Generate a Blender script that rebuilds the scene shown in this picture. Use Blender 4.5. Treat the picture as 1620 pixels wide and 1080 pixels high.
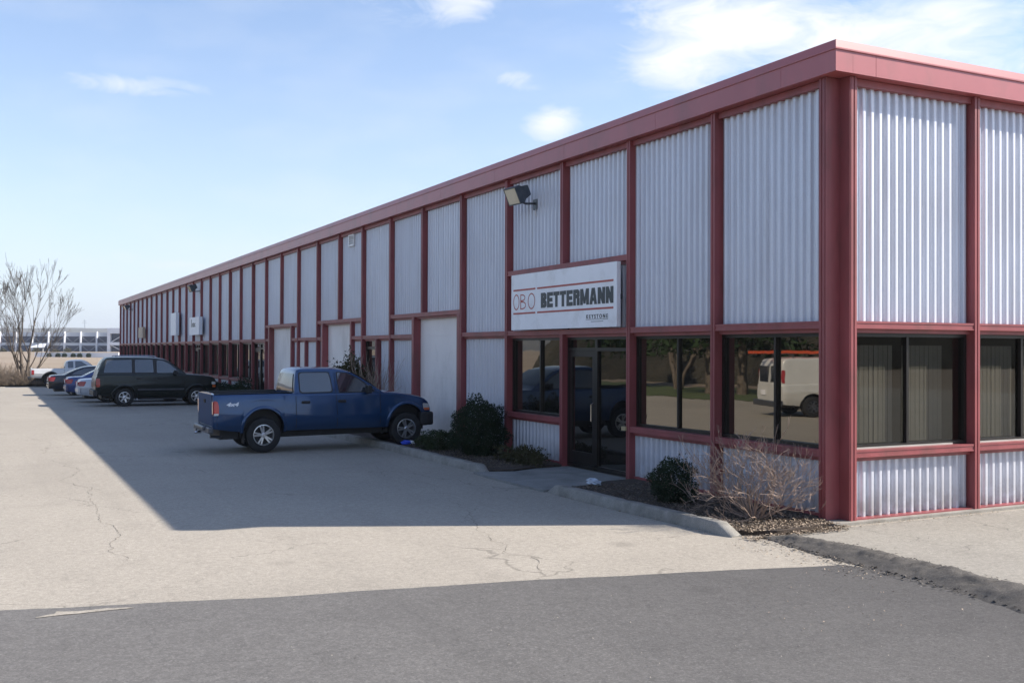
import bpy, bmesh, math, random
from mathutils import Vector, Matrix, noise
PI = math.pi
R = math.radians
random.seed(7)
scene = bpy.context.scene
for o in list(bpy.data.objects): bpy.data.objects.remove(o)
C = scene.collection

# ------------------------------------------------------------------ camera
cd = bpy.data.cameras.new('camera'); cam = bpy.data.objects.new('camera', cd); C.objects.link(cam)
cd.lens = 36.18; cd.sensor_width = 36; cd.sensor_fit = 'HORIZONTAL'; cd.clip_start = .1; cd.clip_end = 9000
cr = Vector((0.89146, -0.45309, 0.0034)); cu = Vector((-0.006655, -0.005591, 0.999962)); cf = Vector((0.45305, 0.89145, 0.008))
cam.matrix_world = Matrix(((cr.x, cu.x, -cf.x, -9.963), (cr.y, cu.y, -cf.y, -10.172), (cr.z, cu.z, -cf.z, 2.3), (0, 0, 0, 1)))
scene.camera = cam

# ------------------------------------------------------------------ world, sun, exposure
SUN_DIR = Vector((7.8, -3.5, 6.39)).normalized()
SUN_EL = math.asin(SUN_DIR.z); SUN_AZ = math.atan2(SUN_DIR.x, SUN_DIR.y)
w = bpy.data.worlds.new('World'); scene.world = w; w.use_nodes = True
nt = w.node_tree; nt.nodes.clear(); N = nt.nodes; Lk = nt.links.new
def mth(tree, op, a, b=None, c=None, clamp=False):
    n = tree.nodes.new('ShaderNodeMath'); n.operation = op; n.use_clamp = clamp
    for i, v in enumerate((a, b, c)):
        if v is None: continue
        if isinstance(v, (int, float)): n.inputs[i].default_value = v
        else: tree.links.new(v, n.inputs[i])
    return n.outputs[0]
sky = N.new('ShaderNodeTexSky'); sky.sky_type = 'NISHITA'; sky.sun_disc = False
sky.sun_elevation = SUN_EL; sky.sun_rotation = SUN_AZ; sky.altitude = 200; sky.air_density = 1.0; sky.dust_density = .7; sky.ozone_density = 1.6
tc = N.new('ShaderNodeTexCoord'); sx = N.new('ShaderNodeSeparateXYZ'); Lk(tc.outputs['Generated'], sx.inputs[0])
az = mth(nt, 'ARCTAN2', sx.outputs[0], sx.outputs[1]); el = mth(nt, 'ARCSINE', sx.outputs[2])
# clouds: a few wisps at fixed compass directions, torn by noise (azimuth, elevation, half widths in degrees, weight, tilt)
CL = [(38.0, 17.6, 4.6, 2.6, 1.15, .0), (35.6, 15.2, 2.2, 1.3, .85, 0), (44.5, 16.3, 5.5, 1.5, 1.0, -.03), (50.0, 17.0, 4.0, 1.6, .6, 0), (29.2, 12.4, 1.5, .8, 1.15, .1), (24.2, 18.6, 1.7, 1.2, .8, 0),
      (26.6, 14.9, 2.2, .6, .65, -.25), (6.6, 13.5, 3.2, .5, .75, .0), (20.0, 18.4, 3.2, 1.2, .4, 0), (51.0, 14.3, 5.5, 1.3, .55, -.1), (8.0, 4.6, 7.0, .6, .35, 0),
      (17.0, 4.2, 5.0, .7, .3, 0), (70, 22, 8, 2, .9, 0), (-30, 20, 9, 2, .8, 0), (-80, 14, 12, 2.5, .9, 0), (150, 18, 14, 3, .8, 0), (-140, 25, 12, 3, .8, 0)]
acc = None
for a, e, wa, we, k, tilt in CL:
    da = mth(nt, 'DIVIDE', mth(nt, 'SUBTRACT', az, R(a)), R(wa))
    de = mth(nt, 'SUBTRACT', el, R(e))
    if tilt: de = mth(nt, 'ADD', de, mth(nt, 'MULTIPLY', mth(nt, 'SUBTRACT', az, R(a)), -tilt))
    de = mth(nt, 'DIVIDE', de, R(we))
    g = mth(nt, 'MULTIPLY', mth(nt, 'EXPONENT', mth(nt, 'MULTIPLY', mth(nt, 'ADD', mth(nt, 'MULTIPLY', da, da), mth(nt, 'MULTIPLY', de, de)), -1.0)), k)
    acc = g if acc is None else mth(nt, 'ADD', acc, g)
mp = N.new('ShaderNodeMapping'); mp.inputs['Scale'].default_value = (11, 11, 30); Lk(tc.outputs['Generated'], mp.inputs[0])
nz = N.new('ShaderNodeTexNoise'); nz.inputs['Scale'].default_value = 1.3; nz.inputs['Detail'].default_value = 9; nz.inputs['Roughness'].default_value = .64; nz.inputs['Distortion'].default_value = .9
Lk(mp.outputs[0], nz.inputs[0])
nn = mth(nt, 'MULTIPLY', mth(nt, 'SUBTRACT', nz.outputs[0], .5), 3.6)
cloud = mth(nt, 'MULTIPLY', mth(nt, 'SUBTRACT', mth(nt, 'ADD', acc, mth(nt, 'MULTIPLY', nn, mth(nt, 'MINIMUM', mth(nt, 'MULTIPLY', acc, 1.5), .62))), .20), .95, clamp=True)
cloud = mth(nt, 'MULTIPLY', cloud, .9)
# thin veil of high cirrus everywhere
nz2 = N.new('ShaderNodeTexNoise'); nz2.inputs['Scale'].default_value = .9; nz2.inputs['Detail'].default_value = 5; Lk(mp.outputs[0], nz2.inputs[0])
veil = mth(nt, 'MULTIPLY', mth(nt, 'SUBTRACT', nz2.outputs[0], .42), .45, clamp=True)
cloud = mth(nt, 'MAXIMUM', cloud, veil)
mx = N.new('ShaderNodeMix'); mx.data_type = 'RGBA'; Lk(cloud, mx.inputs[0]); tn = N.new('ShaderNodeMix'); tn.data_type = 'RGBA'; tn.blend_type = 'MULTIPLY'; tn.inputs[0].default_value = 1; Lk(sky.outputs[0], tn.inputs[6]); tn.inputs[7].default_value = (.93, 1.0, 1.12, 1); Lk(tn.outputs[2], mx.inputs[6]); mx.inputs[7].default_value = (5.6, 5.65, 5.75, 1)
hz = mth(nt, 'MULTIPLY', mth(nt, 'EXPONENT', mth(nt, 'MULTIPLY', mth(nt, 'MAXIMUM', el, 0.0), -1 / R(10))), .88)
hm = N.new('ShaderNodeMix'); hm.data_type = 'RGBA'; Lk(hz, hm.inputs[0]); Lk(mx.outputs[2], hm.inputs[6]); hm.inputs[7].default_value = (4.6, 4.95, 5.5, 1)   # pale haze low over the horizon
bg = N.new('ShaderNodeBackground'); bg.inputs[1].default_value = .110; Lk(hm.outputs[2], bg.inputs[0])
wo = N.new('ShaderNodeOutputWorld'); Lk(bg.outputs[0], wo.inputs[0])
sl = bpy.data.lights.new('sun', 'SUN'); sl.energy = 4.9; sl.angle = R(.5); sl.color = (1.0, .93, .83)
so = bpy.data.objects.new('sun', sl); C.objects.link(so); so.rotation_euler = SUN_DIR.to_track_quat('Z', 'Y').to_euler(); so.location = (30, -30, 40)
scene.view_settings.view_transform = 'Standard'; scene.view_settings.look = 'None'; scene.view_settings.gamma = 1; scene.view_settings.exposure = 0.85

# ------------------------------------------------------------------ materials
def new_mat(name):
    m = bpy.data.materials.new(name); m.use_nodes = True
    return m, m.node_tree, m.node_tree.nodes['Principled BSDF']
def noise_node(t, scale, detail=4, rough=.55, vec=None, dist=0):
    n = t.nodes.new('ShaderNodeTexNoise'); n.inputs['Scale'].default_value = scale; n.inputs['Detail'].default_value = detail
    n.inputs['Roughness'].default_value = rough; n.inputs['Distortion'].default_value = dist
    if vec is not None: t.links.new(vec, n.inputs[0])
    return n.outputs[0]
def geo_pos(t): return t.nodes.new('ShaderNodeNewGeometry').outputs['Position']
def obj_pos(t): return t.nodes.new('ShaderNodeTexCoord').outputs['Object']
def mixc(t, fac, a, b, mode='MIX'):
    n = t.nodes.new('ShaderNodeMix'); n.data_type = 'RGBA'; n.blend_type = mode
    for v, i in ((fac, 0), (a, 6), (b, 7)):
        if isinstance(v, (int, float)): n.inputs[i].default_value = v
        elif isinstance(v, tuple): n.inputs[i].default_value = (*v[:3], 1)
        else: t.links.new(v, n.inputs[i])
    return n.outputs[2]
def ramp(t, fac, a, b):
    n = t.nodes.new('ShaderNodeMapRange'); n.clamp = True; t.links.new(fac, n.inputs[0]); n.inputs[1].default_value = a; n.inputs[2].default_value = b
    return n.outputs[0]
def bump(t, bs, h, strength, dist=.01):
    b = t.nodes.new('ShaderNodeBump'); b.inputs['Strength'].default_value = strength; b.inputs['Distance'].default_value = dist
    t.links.new(h, b.inputs['Height']); t.links.new(b.outputs[0], bs.inputs['Normal'])
def pbr(name, col, rough=.6, metal=0, var=.15, vs=3.0, fine=0, fs=80, bmp=0, spec=None, coat=0, stretch=None, dirt=None):
    m, t, b = new_mat(name)
    p = geo_pos(t)
    if stretch:
        mm = t.nodes.new('ShaderNodeMapping'); mm.inputs['Scale'].default_value = stretch; t.links.new(p, mm.inputs[0]); p = mm.outputs[0]
    n1 = noise_node(t, vs, 5, .6, p)
    dark = tuple(c * (1 - var) for c in col); light = tuple(min(1, c * (1 + var)) for c in col)
    c = mixc(t, ramp(t, n1, .3, .7), dark, light)
    if fine:
        n2 = noise_node(t, fs, 2, .7, p); c = mixc(t, ramp(t, n2, .35, .65), c, tuple(x * (1 - fine) for x in col), 'MIX') if False else mixc(t, mth(t, 'MULTIPLY', ramp(t, n2, .4, .68), fine), c, tuple(x * .35 for x in col))
        if bmp: bump(t, b, n2, bmp, .008)
    elif bmp: bump(t, b, n1, bmp, .02)
    if dirt:
        n3 = noise_node(t, dirt[1], 6, .65, p); c = mixc(t, mth(t, 'MULTIPLY', ramp(t, n3, .5, .75), dirt[2]), c, dirt[0])
    t.links.new(c, b.inputs['Base Color'])
    b.inputs['Roughness'].default_value = rough; b.inputs['Metallic'].default_value = metal
    if spec is not None: b.inputs['Specular IOR Level'].default_value = spec
    if coat: b.inputs['Coat Weight'].default_value = coat; b.inputs['Coat Roughness'].default_value = .04
    return m
def asphalt(name, col, speck, dark_speck, crackk, stain, worn=False):
    m, t, b = new_mat(name); p = geo_pos(t)
    big = noise_node(t, .22, 5, .6, p, .6); mid = noise_node(t, 1.6, 5, .65, p); grit = noise_node(t, 38, 4, .8, p); grit2 = noise_node(t, 70, 3, .7, p)
    c = mixc(t, ramp(t, big, .3, .72), tuple(x * .86 for x in col), tuple(x * 1.08 for x in col))
    c = mixc(t, mth(t, 'MULTIPLY', ramp(t, mid, .5, .8), stain), c, tuple(x * .6 for x in col))
    c = mixc(t, mth(t, 'MULTIPLY', ramp(t, grit, .5, .72), speck), c, tuple(min(1, x * 1.7) for x in col))
    c = mixc(t, mth(t, 'MULTIPLY', ramp(t, grit2, .52, .7), dark_speck), c, tuple(x * .4 for x in col))
    g3 = noise_node(t, 13, 4, .85, p); c = mixc(t, ramp(t, g3, .32, .68), mixc(t, 1.0, c, (.80, .80, .80), 'MULTIPLY'), mixc(t, 1.0, c, (1.17, 1.17, 1.17), 'MULTIPLY'))
    if worn:     # the patch is older and paler towards the left, sealed darker by the berm
        sp = t.nodes.new('ShaderNodeSeparateXYZ'); t.links.new(p, sp.inputs[0])
        wx = mth(t, 'ADD', sp.outputs[0], mth(t, 'MULTIPLY', noise_node(t, .5, 4, .6, p), 3.0))
        c = mixc(t, ramp(t, wx, -5.5, -.2), mixc(t, 1.0, c, (1.18, 1.18, 1.18), 'MULTIPLY'), mixc(t, 1.0, c, (.64, .64, .66), 'MULTIPLY'))
    # long drag and tyre streaks along the aisle
    sm = t.nodes.new('ShaderNodeMapping'); sm.inputs['Scale'].default_value = (1.3, .07, 1); sm.inputs['Rotation'].default_value = (0, 0, .12); t.links.new(p, sm.inputs[0])
    st = noise_node(t, 1.0, 4, .6, sm.outputs[0]); c = mixc(t, mth(t, 'MULTIPLY', ramp(t, st, .52, .75), .16), c, tuple(x * .5 for x in col))
    # oil drips
    vo = t.nodes.new('ShaderNodeTexVoronoi'); vo.inputs['Scale'].default_value = .55; t.links.new(p, vo.inputs[0])
    c = mixc(t, mth(t, 'MULTIPLY', ramp(t, vo.outputs['Distance'], .12, .03), .35), c, tuple(x * .35 for x in col))
    # cracks
    wn = t.nodes.new('ShaderNodeTexNoise'); wn.inputs['Scale'].default_value = 1.4; wn.inputs['Detail'].default_value = 6; t.links.new(p, wn.inputs[0])
    va = t.nodes.new('ShaderNodeVectorMath'); va.operation = 'MULTIPLY_ADD'; t.links.new(wn.outputs['Color'], va.inputs[0]); va.inputs[1].default_value = (1.2, 1.2, 0); t.links.new(p, va.inputs[2])
    v = t.nodes.new('ShaderNodeTexVoronoi'); v.feature = 'DISTANCE_TO_EDGE'; v.inputs['Scale'].default_value = .28; t.links.new(va.outputs[0], v.inputs[0])
    line = ramp(t, v.outputs['Distance'], .0042, .001); mask = ramp(t, noise_node(t, .5, 2, .5, p), .42, .58)
    cm = mth(t, 'MULTIPLY', mth(t, 'MULTIPLY', line, mask), crackk)
    c = mixc(t, cm, c, tuple(x * .25 for x in col))
    t.links.new(c, b.inputs['Base Color']); b.inputs['Roughness'].default_value = .88; b.inputs['Specular IOR Level'].default_value = .35
    bump(t, b, mth(t, 'ADD', grit, mth(t, 'MULTIPLY', cm, -1.5)), .35, .006)
    return m
M = {}
M['lot'] = asphalt('weathered_asphalt', (.34, .304, .254), .6, .6, .45, .34)
M['fresh'] = asphalt('newer_asphalt', (.120, .113, .106), .8, .6, .2, .6, True)
M['berm'] = asphalt('broken_asphalt', (.088, .08, .072), .9, .9, 1, .6)
M['lotB'] = asphalt('side_asphalt', (.285, .262, .225), .5, .45, .5, .5)
M['crack'] = pbr('crack_fill', (.13, .115, .095), .95, var=.3, vs=20)
M['concrete'] = pbr('concrete', (.30, .28, .245), .85, var=.22, vs=4, fine=.5, fs=90, bmp=.4, dirt=((.1, .09, .075), 2.2, .6))
M['apron'] = pbr('apron_concrete', (.25, .245, .23), .85, var=.2, vs=2, fine=.4, fs=100, bmp=.3, dirt=((.09, .085, .07), 1.5, .5))
M['mulch'] = pbr('mulch', (.06, .042, .03), .95, var=.5, vs=9, fine=.7, fs=40, bmp=1)
M['red'] = pbr('oxide_red_paint', (.27, .066, .070), .45, var=.2, vs=2.5, bmp=0, spec=.5, stretch=(1, 1, .35), dirt=((.10, .05, .04), 1.9, .6))
M['redfascia'] = pbr('oxide_red_fascia', (.385, .098, .104), .36, var=.07, vs=1.2, spec=.7, stretch=(1, 1, .5), dirt=((.17, .08, .07), 1.4, .5))
M['dark_frame'] = pbr('bronze_black_aluminium', (.018, .016, .015), .35, .3, var=.2)
M['alu'] = pbr('aluminium_track', (.45, .46, .42), .4, .4, var=.1)
M['core'] = pbr('interior_dark', (.012, .011, .01), .9, var=.2)  # near-black: the dark of unlit rooms and vent put into the colour
M['roof'] = pbr('roof_membrane', (.12, .12, .12), .9, var=.2)
M['door_white'] = pbr('garage_door_paint', (.82, .77, .74), .5, var=.05, vs=1.5, dirt=((.30, .26, .22), 1.2, .35), stretch=(1, 1, .5))
M['white'] = pbr('white_paint', (.74, .74, .74), .45, var=.06, vs=2, dirt=((.4, .37, .33), 3, .3))
M['signwhite'] = pbr('sign_face', (.86, .86, .88), .4, var=.04, vs=1, dirt=((.45, .43, .41), 2.2, .35))
M['beige'] = pbr('beige_sign', (.5, .38, .27), .5, var=.1)
M['signred'] = pbr('sign_red', (.42, .075, .055), .5, var=.08)
M['signdark'] = pbr('sign_black', (.025, .035, .042), .4, var=.2)
M['lampgrey'] = pbr('floodlight_grey', (.085, .10, .115), .45, .3, var=.2, vs=8)
M['lampglass'] = pbr('floodlight_lens', (.55, .50, .38), .15, var=.1, coat=.5)
M['rubber'] = pbr('tyre_rubber', (.017, .017, .018), .8, var=.25, vs=12)
M['blackplastic'] = pbr('black_plastic', (.018, .018, .02), .55, var=.15)
M['alloy'] = pbr('alloy_wheel', (.62, .62, .63), .28, .85, var=.06)
M['chrome'] = pbr('chrome', (.6, .6, .62), .12, 1, var=.04)
M['steelgrey'] = pbr('dull_steel', (.10, .105, .12), .4, .6, var=.2)
M['lamp_red'] = pbr('tail_lens', (.32, .012, .012), .15, var=.1, coat=.5)
M['lamp_amber'] = pbr('amber_lens', (.7, .16, .05), .12, var=.1, coat=1)
M['lamp_clear'] = pbr('clear_lens', (.55, .55, .52), .1, var=.1, coat=1)
M['bark'] = pbr('bark', (.12, .095, .075), .9, var=.3, vs=8)
M['twig'] = pbr('red_twig', (.29, .21, .165), .8, var=.35, vs=6)
M['brush'] = pbr('dry_brush', (.19, .145, .105), .9, var=.3, vs=1.5)
M['leaf_dark'] = pbr('yew_needles', (.022, .036, .018), .75, var=.45, vs=7, spec=.2)
M['leaf_mid'] = pbr('juniper_leaves', (.04, .055, .022), .75, var=.4, vs=6, spec=.2)
M['leaf_olive'] = pbr('olive_leaves', (.06, .055, .025), .8, var=.4, vs=6, spec=.2)
M['pine'] = pbr('pine_needles', (.03, .05, .022), .85, var=.5, vs=.7, spec=.1)
M['dryleaf'] = pbr('dry_leaves', (.30, .235, .175), .9, var=.6, vs=14)
M['officeglass'] = pbr('office_glass', (.03, .045, .09), .15, 0, var=.35, vs=.09)
M['officewhite'] = pbr('office_white', (.72, .74, .78), .6, var=.05, vs=.2)
M['officeband'] = pbr('office_panel', (.48, .52, .58), .6, var=.06, vs=.1)
M['redladder'] = pbr('ladder_orange', (.6, .09, .03), .5, var=.1)
M['blue_litter'] = pbr('blue_wrapper', (.02, .06, .5), .35, var=.2)
M['yellow'] = pbr('bare_timber', (.42, .33, .18), .6, var=.1)
def paint(name, col, rough=.28):
    m, t, b = new_mat(name); p = geo_pos(t)
    n = noise_node(t, 1.8, 5, .6, p)
    c = mixc(t, ramp(t, n, .3, .75), tuple(x * .92 for x in col), tuple(x * 1.06 for x in col))
    sz = t.nodes.new('ShaderNodeSeparateXYZ'); t.links.new(p, sz.inputs[0])
    dirt = mth(t, 'MULTIPLY', mth(t, 'MULTIPLY', ramp(t, sz.outputs[2], .75, .3), ramp(t, noise_node(t, 7, 5, .6, p), .3, .8)), .5)
    c = mixc(t, mth(t, 'MULTIPLY', dirt, .5), c, (.10, .09, .08))
    t.links.new(c, b.inputs['Base Color']); b.inputs['Roughness'].default_value = rough; b.inputs['Metallic'].default_value = .15
    b.inputs['Coat Weight'].default_value = .28; b.inputs['Specular IOR Level'].default_value = .4; b.inputs['Coat Roughness'].default_value = .05
    return m
M['p_blue'] = paint('blue_metallic', (.014, .055, .145), .22); M['p_blue'].node_tree.nodes['Principled BSDF'].inputs['Coat Weight'].default_value = .7; M['p_blue'].node_tree.nodes['Principled BSDF'].inputs['Metallic'].default_value = .35
M['p_green'] = paint('dark_green', (.005, .010, .0095), .3)
M['p_silver'] = paint('silver_paint', (.58, .58, .58))
M['p_black'] = paint('dark_navy', (.015, .018, .03), .2)
M['p_violet'] = paint('indigo_paint', (.035, .065, .20), .25)
M['p_white'] = paint('pale_blue_white', (.50, .54, .60), .3)
M['p_van'] = paint('van_white', (.66, .65, .62), .35)
def glass_opaque(name, col, ior, rough=.02, tint=(1, 1, 1), wav=.0):
    m, t, b = new_mat(name); p = geo_pos(t)
    c = mixc(t, noise_node(t, 1.2, 3, .5, p), tuple(x * .7 for x in col), tuple(x * 1.3 for x in col)); t.links.new(c, b.inputs['Base Color'])
    b.inputs['Roughness'].default_value = rough; b.inputs['IOR'].default_value = ior; b.inputs['Specular Tint'].default_value = (*tint, 1)
    if wav: bump(t, b, noise_node(t, .8, 3, .5, p), wav, .03)
    return m
M['glass'] = glass_opaque('reflective_bronze_glass', (.010, .009, .008), 2.55, .012, (1, .93, .80), .045)
M['doorglass'] = glass_opaque('entrance_glass', (.006, .006, .006), 1.95, .012, (1, .95, .85), .045)
M['carglass'] = glass_opaque('car_glass', (.03, .036, .045), 2.0, .03)
m, t, b = new_mat('tinted_office_glass')
t.nodes.remove(b); out = t.nodes['Material Output']
tr = t.nodes.new('ShaderNodeBsdfTransparent'); tr.inputs[0].default_value = (.75, .75, .72, 1)
gl = t.nodes.new('ShaderNodeBsdfGlossy'); gl.inputs['Roughness'].default_value = .02; gl.inputs[0].default_value = (.9, .9, .85, 1)
fr = t.nodes.new('ShaderNodeFresnel'); fr.inputs[0].default_value = 1.6
nb = t.nodes.new('ShaderNodeTexNoise'); nb.inputs['Scale'].default_value = 1.1; bb = t.nodes.new('ShaderNodeBump'); bb.inputs['Strength'].default_value = .03; t.links.new(nb.outputs[0], bb.inputs['Height']); t.links.new(bb.outputs[0], gl.inputs['Normal'])
ms = t.nodes.new('ShaderNodeMixShader'); bf_ = t.nodes.new('ShaderNodeNewGeometry'); t.links.new(mth(t, 'MULTIPLY', fr.outputs[0], mth(t, 'SUBTRACT', 1.0, bf_.outputs['Backfacing'])), ms.inputs[0]); t.links.new(tr.outputs[0], ms.inputs[1]); t.links.new(gl.outputs[0], ms.inputs[2]); t.links.new(ms.outputs[0], out.inputs[0])
M['glassB'] = m
M['blind'] = pbr('vertical_blind', (.135, .130, .118), .8, var=.12, vs=2.2)
# galvanised corrugated sheet: streaky spangle, slightly metallic
m, t, b = new_mat('corrugated_galvanised'); p = geo_pos(t)
mm = t.nodes.new('ShaderNodeMapping'); mm.inputs['Scale'].default_value = (1, 1, .12); t.links.new(p, mm.inputs[0])
s1 = noise_node(t, 6, 5, .6, mm.outputs[0]); s2 = noise_node(t, 45, 3, .6, p); s3 = noise_node(t, .6, 3, .5, p)
oi = t.nodes.new('ShaderNodeObjectInfo')
c = mixc(t, ramp(t, s1, .3, .7), (.59, .61, .68), (.67, .69, .76)); c = mixc(t, 1.0, c, mixc(t, oi.outputs['Random'], (.93, .93, .94), (1.06, 1.06, 1.05)), 'MULTIPLY'); c = mixc(t, mth(t, 'MULTIPLY', ramp(t, s2, .45, .7), .25), c, (.46, .48, .53)); c = mixc(t, mth(t, 'MULTIPLY', ramp(t, s3, .45, .7), .25), c, (.52, .51, .53))
sz = t.nodes.new('ShaderNodeSeparateXYZ'); t.links.new(p, sz.inputs[0])
c = mixc(t, mth(t, 'MULTIPLY', mth(t, 'MULTIPLY', ramp(t, sz.outputs[2], .55, .05), ramp(t, noise_node(t, 4, 5, .6, p), .3, .6)), .7), c, (.22, .19, .16))
mm2 = t.nodes.new('ShaderNodeMapping'); mm2.inputs['Scale'].default_value = (1, 1, .06); t.links.new(p, mm2.inputs[0])
c = mixc(t, mth(t, 'MULTIPLY', ramp(t, noise_node(t, 3.2, 5, .7, mm2.outputs[0]), .56, .78), .45), c, (.36, .33, .31))
t.links.new(c, b.inputs['Base Color']); b.inputs['Roughness'].default_value = .4; b.inputs['Metallic'].default_value = .3
M['corr'] = m
# terrain
m, t, b = new_mat('dry_field'); p = geo_pos(t)
n1 = noise_node(t, .035, 6, .65, p); n2 = noise_node(t, .9, 6, .7, p)
c = mixc(t, ramp(t, n1, .35, .65), (.27, .205, .145), (.33, .265, .195)); c = mixc(t, mth(t, 'MULTIPLY', ramp(t, n2, .4, .7), .6), c, (.17, .125, .08))
t.links.new(c, b.inputs['Base Color']); b.inputs['Roughness'].default_value = .95; bump(t, b, n2, .8, .3)
M['field'] = m
M['grass'] = pbr('spring_grass', (.085, .11, .035), .95, var=.3, vs=.8, fine=.5, fs=14, bmp=.8)
m, t, b = new_mat('wooded_hill'); p = geo_pos(t)
n1 = noise_node(t, .012, 8, .75, p); c = mixc(t, ramp(t, n1, .35, .65), (.045, .05, .035), (.12, .095, .07)); t.links.new(c, b.inputs['Base Color']); b.inputs['Roughness'].default_value = 1
M['hill'] = m
m, t, b = new_mat('bare_woodland'); p = geo_pos(t)
n1 = noise_node(t, .35, 8, .75, p); c = mixc(t, ramp(t, n1, .35, .65), (.022, .024, .014), (.095, .08, .055)); t.links.new(c, b.inputs['Base Color']); b.inputs['Roughness'].default_value = 1; bump(t, b, n1, 1, 2)
M['woods'] = m

# ------------------------------------------------------------------ mesh helpers
class MB:
    def __init__(s): s.v = []; s.f = []
    def add(s, vs, fs):
        n = len(s.v); s.v += [tuple(v) for v in vs]; s.f += [tuple(i + n for i in f) for f in fs]; return s
    def box(s, x0, x1, y0, y1, z0, z1):
        if x0 > x1: x0, x1 = x1, x0
        if y0 > y1: y0, y1 = y1, y0
        return s.add([(x0, y0, z0), (x1, y0, z0), (x1, y1, z0), (x0, y1, z0), (x0, y0, z1), (x1, y0, z1), (x1, y1, z1), (x0, y1, z1)],
                     [(0, 3, 2, 1), (4, 5, 6, 7), (0, 1, 5, 4), (1, 2, 6, 5), (2, 3, 7, 6), (3, 0, 4, 7)])
    def tube(s, pts, rs, n=6, cap=True):
        if isinstance(rs, (int, float)): rs = [rs] * len(pts)
        pts = [Vector(p) for p in pts]; vs = []; fs = []; a = None
        for i, p in enumerate(pts):
            d = (pts[min(i + 1, len(pts) - 1)] - pts[max(i - 1, 0)]); d = d.normalized() if d.length > 1e-9 else Vector((0, 0, 1))
            if a is None: a = d.orthogonal().normalized()
            else:
                a = a - d * a.dot(d); a = a.normalized() if a.length > 1e-6 else d.orthogonal().normalized()
            b = d.cross(a)
            for k in range(n):
                th = 2 * PI * k / n; vs.append(p + (a * math.cos(th) + b * math.sin(th)) * rs[i])
        for i in range(len(pts) - 1):
            for k in range(n):
                k2 = (k + 1) % n; fs.append((i * n + k, i * n + k2, (i + 1) * n + k2, (i + 1) * n + k))
        if cap: fs.append(tuple(range(n))[::-1]); fs.append(tuple((len(pts) - 1) * n + k for k in range(n)))
        return s.add(vs, fs)
    def lathe_y(s, prof, c, n=28):        # profile of (radius, y) turned round the Y axis through c
        vs = []; fs = []; m = len(prof)
        for k in range(n):
            a = 2 * PI * k / n
            for r, y in prof: vs.append((c[0] + r * math.cos(a), c[1] + y, c[2] + r * math.sin(a)))
        for k in range(n):
            k2 = (k + 1) % n
            for i in range(m - 1): fs.append((k * m + i, k * m + i + 1, k2 * m + i + 1, k2 * m + i))
        return s.add(vs, fs)
    def grid(s, rows):                    # rows of points
        n = len(rows[0]); vs = [p for r in rows for p in r]
        fs = [(i * n + j, i * n + j + 1, (i + 1) * n + j + 1, (i + 1) * n + j) for i in range(len(rows) - 1) for j in range(n - 1)]
        return s.add(vs, fs)
    def build(s, name, m, parent=None, smooth=False, bevel=0, ang=35, solid=0, fix=False):
        me = bpy.data.meshes.new(name); me.from_pydata(s.v, [], s.f); me.materials.append(m)
        if smooth or fix:
            bm = bmesh.new(); bm.from_mesh(me)
            if fix: bmesh.ops.remove_doubles(bm, verts=bm.verts, dist=.0004)
            bmesh.ops.recalc_face_normals(bm, faces=bm.faces)
            if smooth:
                for f in bm.faces: f.smooth = True
                for e in bm.edges:
                    if len(e.link_faces) == 2 and e.calc_face_angle(0) > R(ang): e.smooth = False
            bm.to_mesh(me); bm.free()
        me.update()
        o = bpy.data.objects.new(name, me); C.objects.link(o)
        if parent is not None: o.parent = parent
        if solid: md = o.modifiers.new('thickness', 'SOLIDIFY'); md.thickness = solid; md.offset = 0
        if bevel: md = o.modifiers.new('bevel', 'BEVEL'); md.width = bevel; md.segments = 2; md.limit_method = 'ANGLE'
        return o
def empty(name, loc=(0, 0, 0), rz=0):
    o = bpy.data.objects.new(name, None); C.objects.link(o); o.location = loc; o.rotation_euler = (0, 0, rz); o.empty_display_size = .3; return o
def tag(o, label=None, cat=None, group=None, kind=None):
    for k, v in (('label', label), ('category', cat), ('group', group), ('kind', kind)):
        if v: o[k] = v
    return o
def copy_tree(o, parent=None):
    c = o.copy(); C.objects.link(c); c.parent = parent
    for ch in list(o.children): copy_tree(ch, c)
    return c
def slab(name, pts, z, m):      # a sheet with sides that go down into the ground
    bm = bmesh.new(); 
    if pts[0] == pts[-1] or (Vector(pts[0]) - Vector(pts[-1])).length < 1e-4: pts = pts[:-1]
    vs = [bm.verts.new((p[0], p[1], z)) for p in pts]; lo = [bm.verts.new((p[0], p[1], -.05)) for p in pts]; f = bm.faces.new(vs); n = len(vs)
    for i in range(n): bm.faces.new((vs[i], vs[(i + 1) % n], lo[(i + 1) % n], lo[i]))
    bmesh.ops.triangulate(bm, faces=[f]); bmesh.ops.recalc_face_normals(bm, faces=bm.faces)
    me = bpy.data.meshes.new(name); bm.to_mesh(me); bm.free(); me.materials.append(m)
    o = bpy.data.objects.new(name, me); C.objects.link(o); tag(o, kind='structure'); return o
def poly_sheet(name, pts, z, m, kind='structure'):
    bm = bmesh.new(); vs = [bm.verts.new((p[0], p[1], z)) for p in pts]; f = bm.faces.new(vs)
    if f.normal.z < 0: pass
    bmesh.ops.triangulate(bm, faces=[f]); bmesh.ops.recalc_face_normals(bm, faces=bm.faces)
    for f in bm.faces:
        f.normal_update()
        if f.normal.z < 0: f.normal_flip()
    me = bpy.data.meshes.new(name); bm.to_mesh(me); bm.free(); me.materials.append(m)
    o = bpy.data.objects.new(name, me); C.objects.link(o); tag(o, kind=kind); return o
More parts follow.
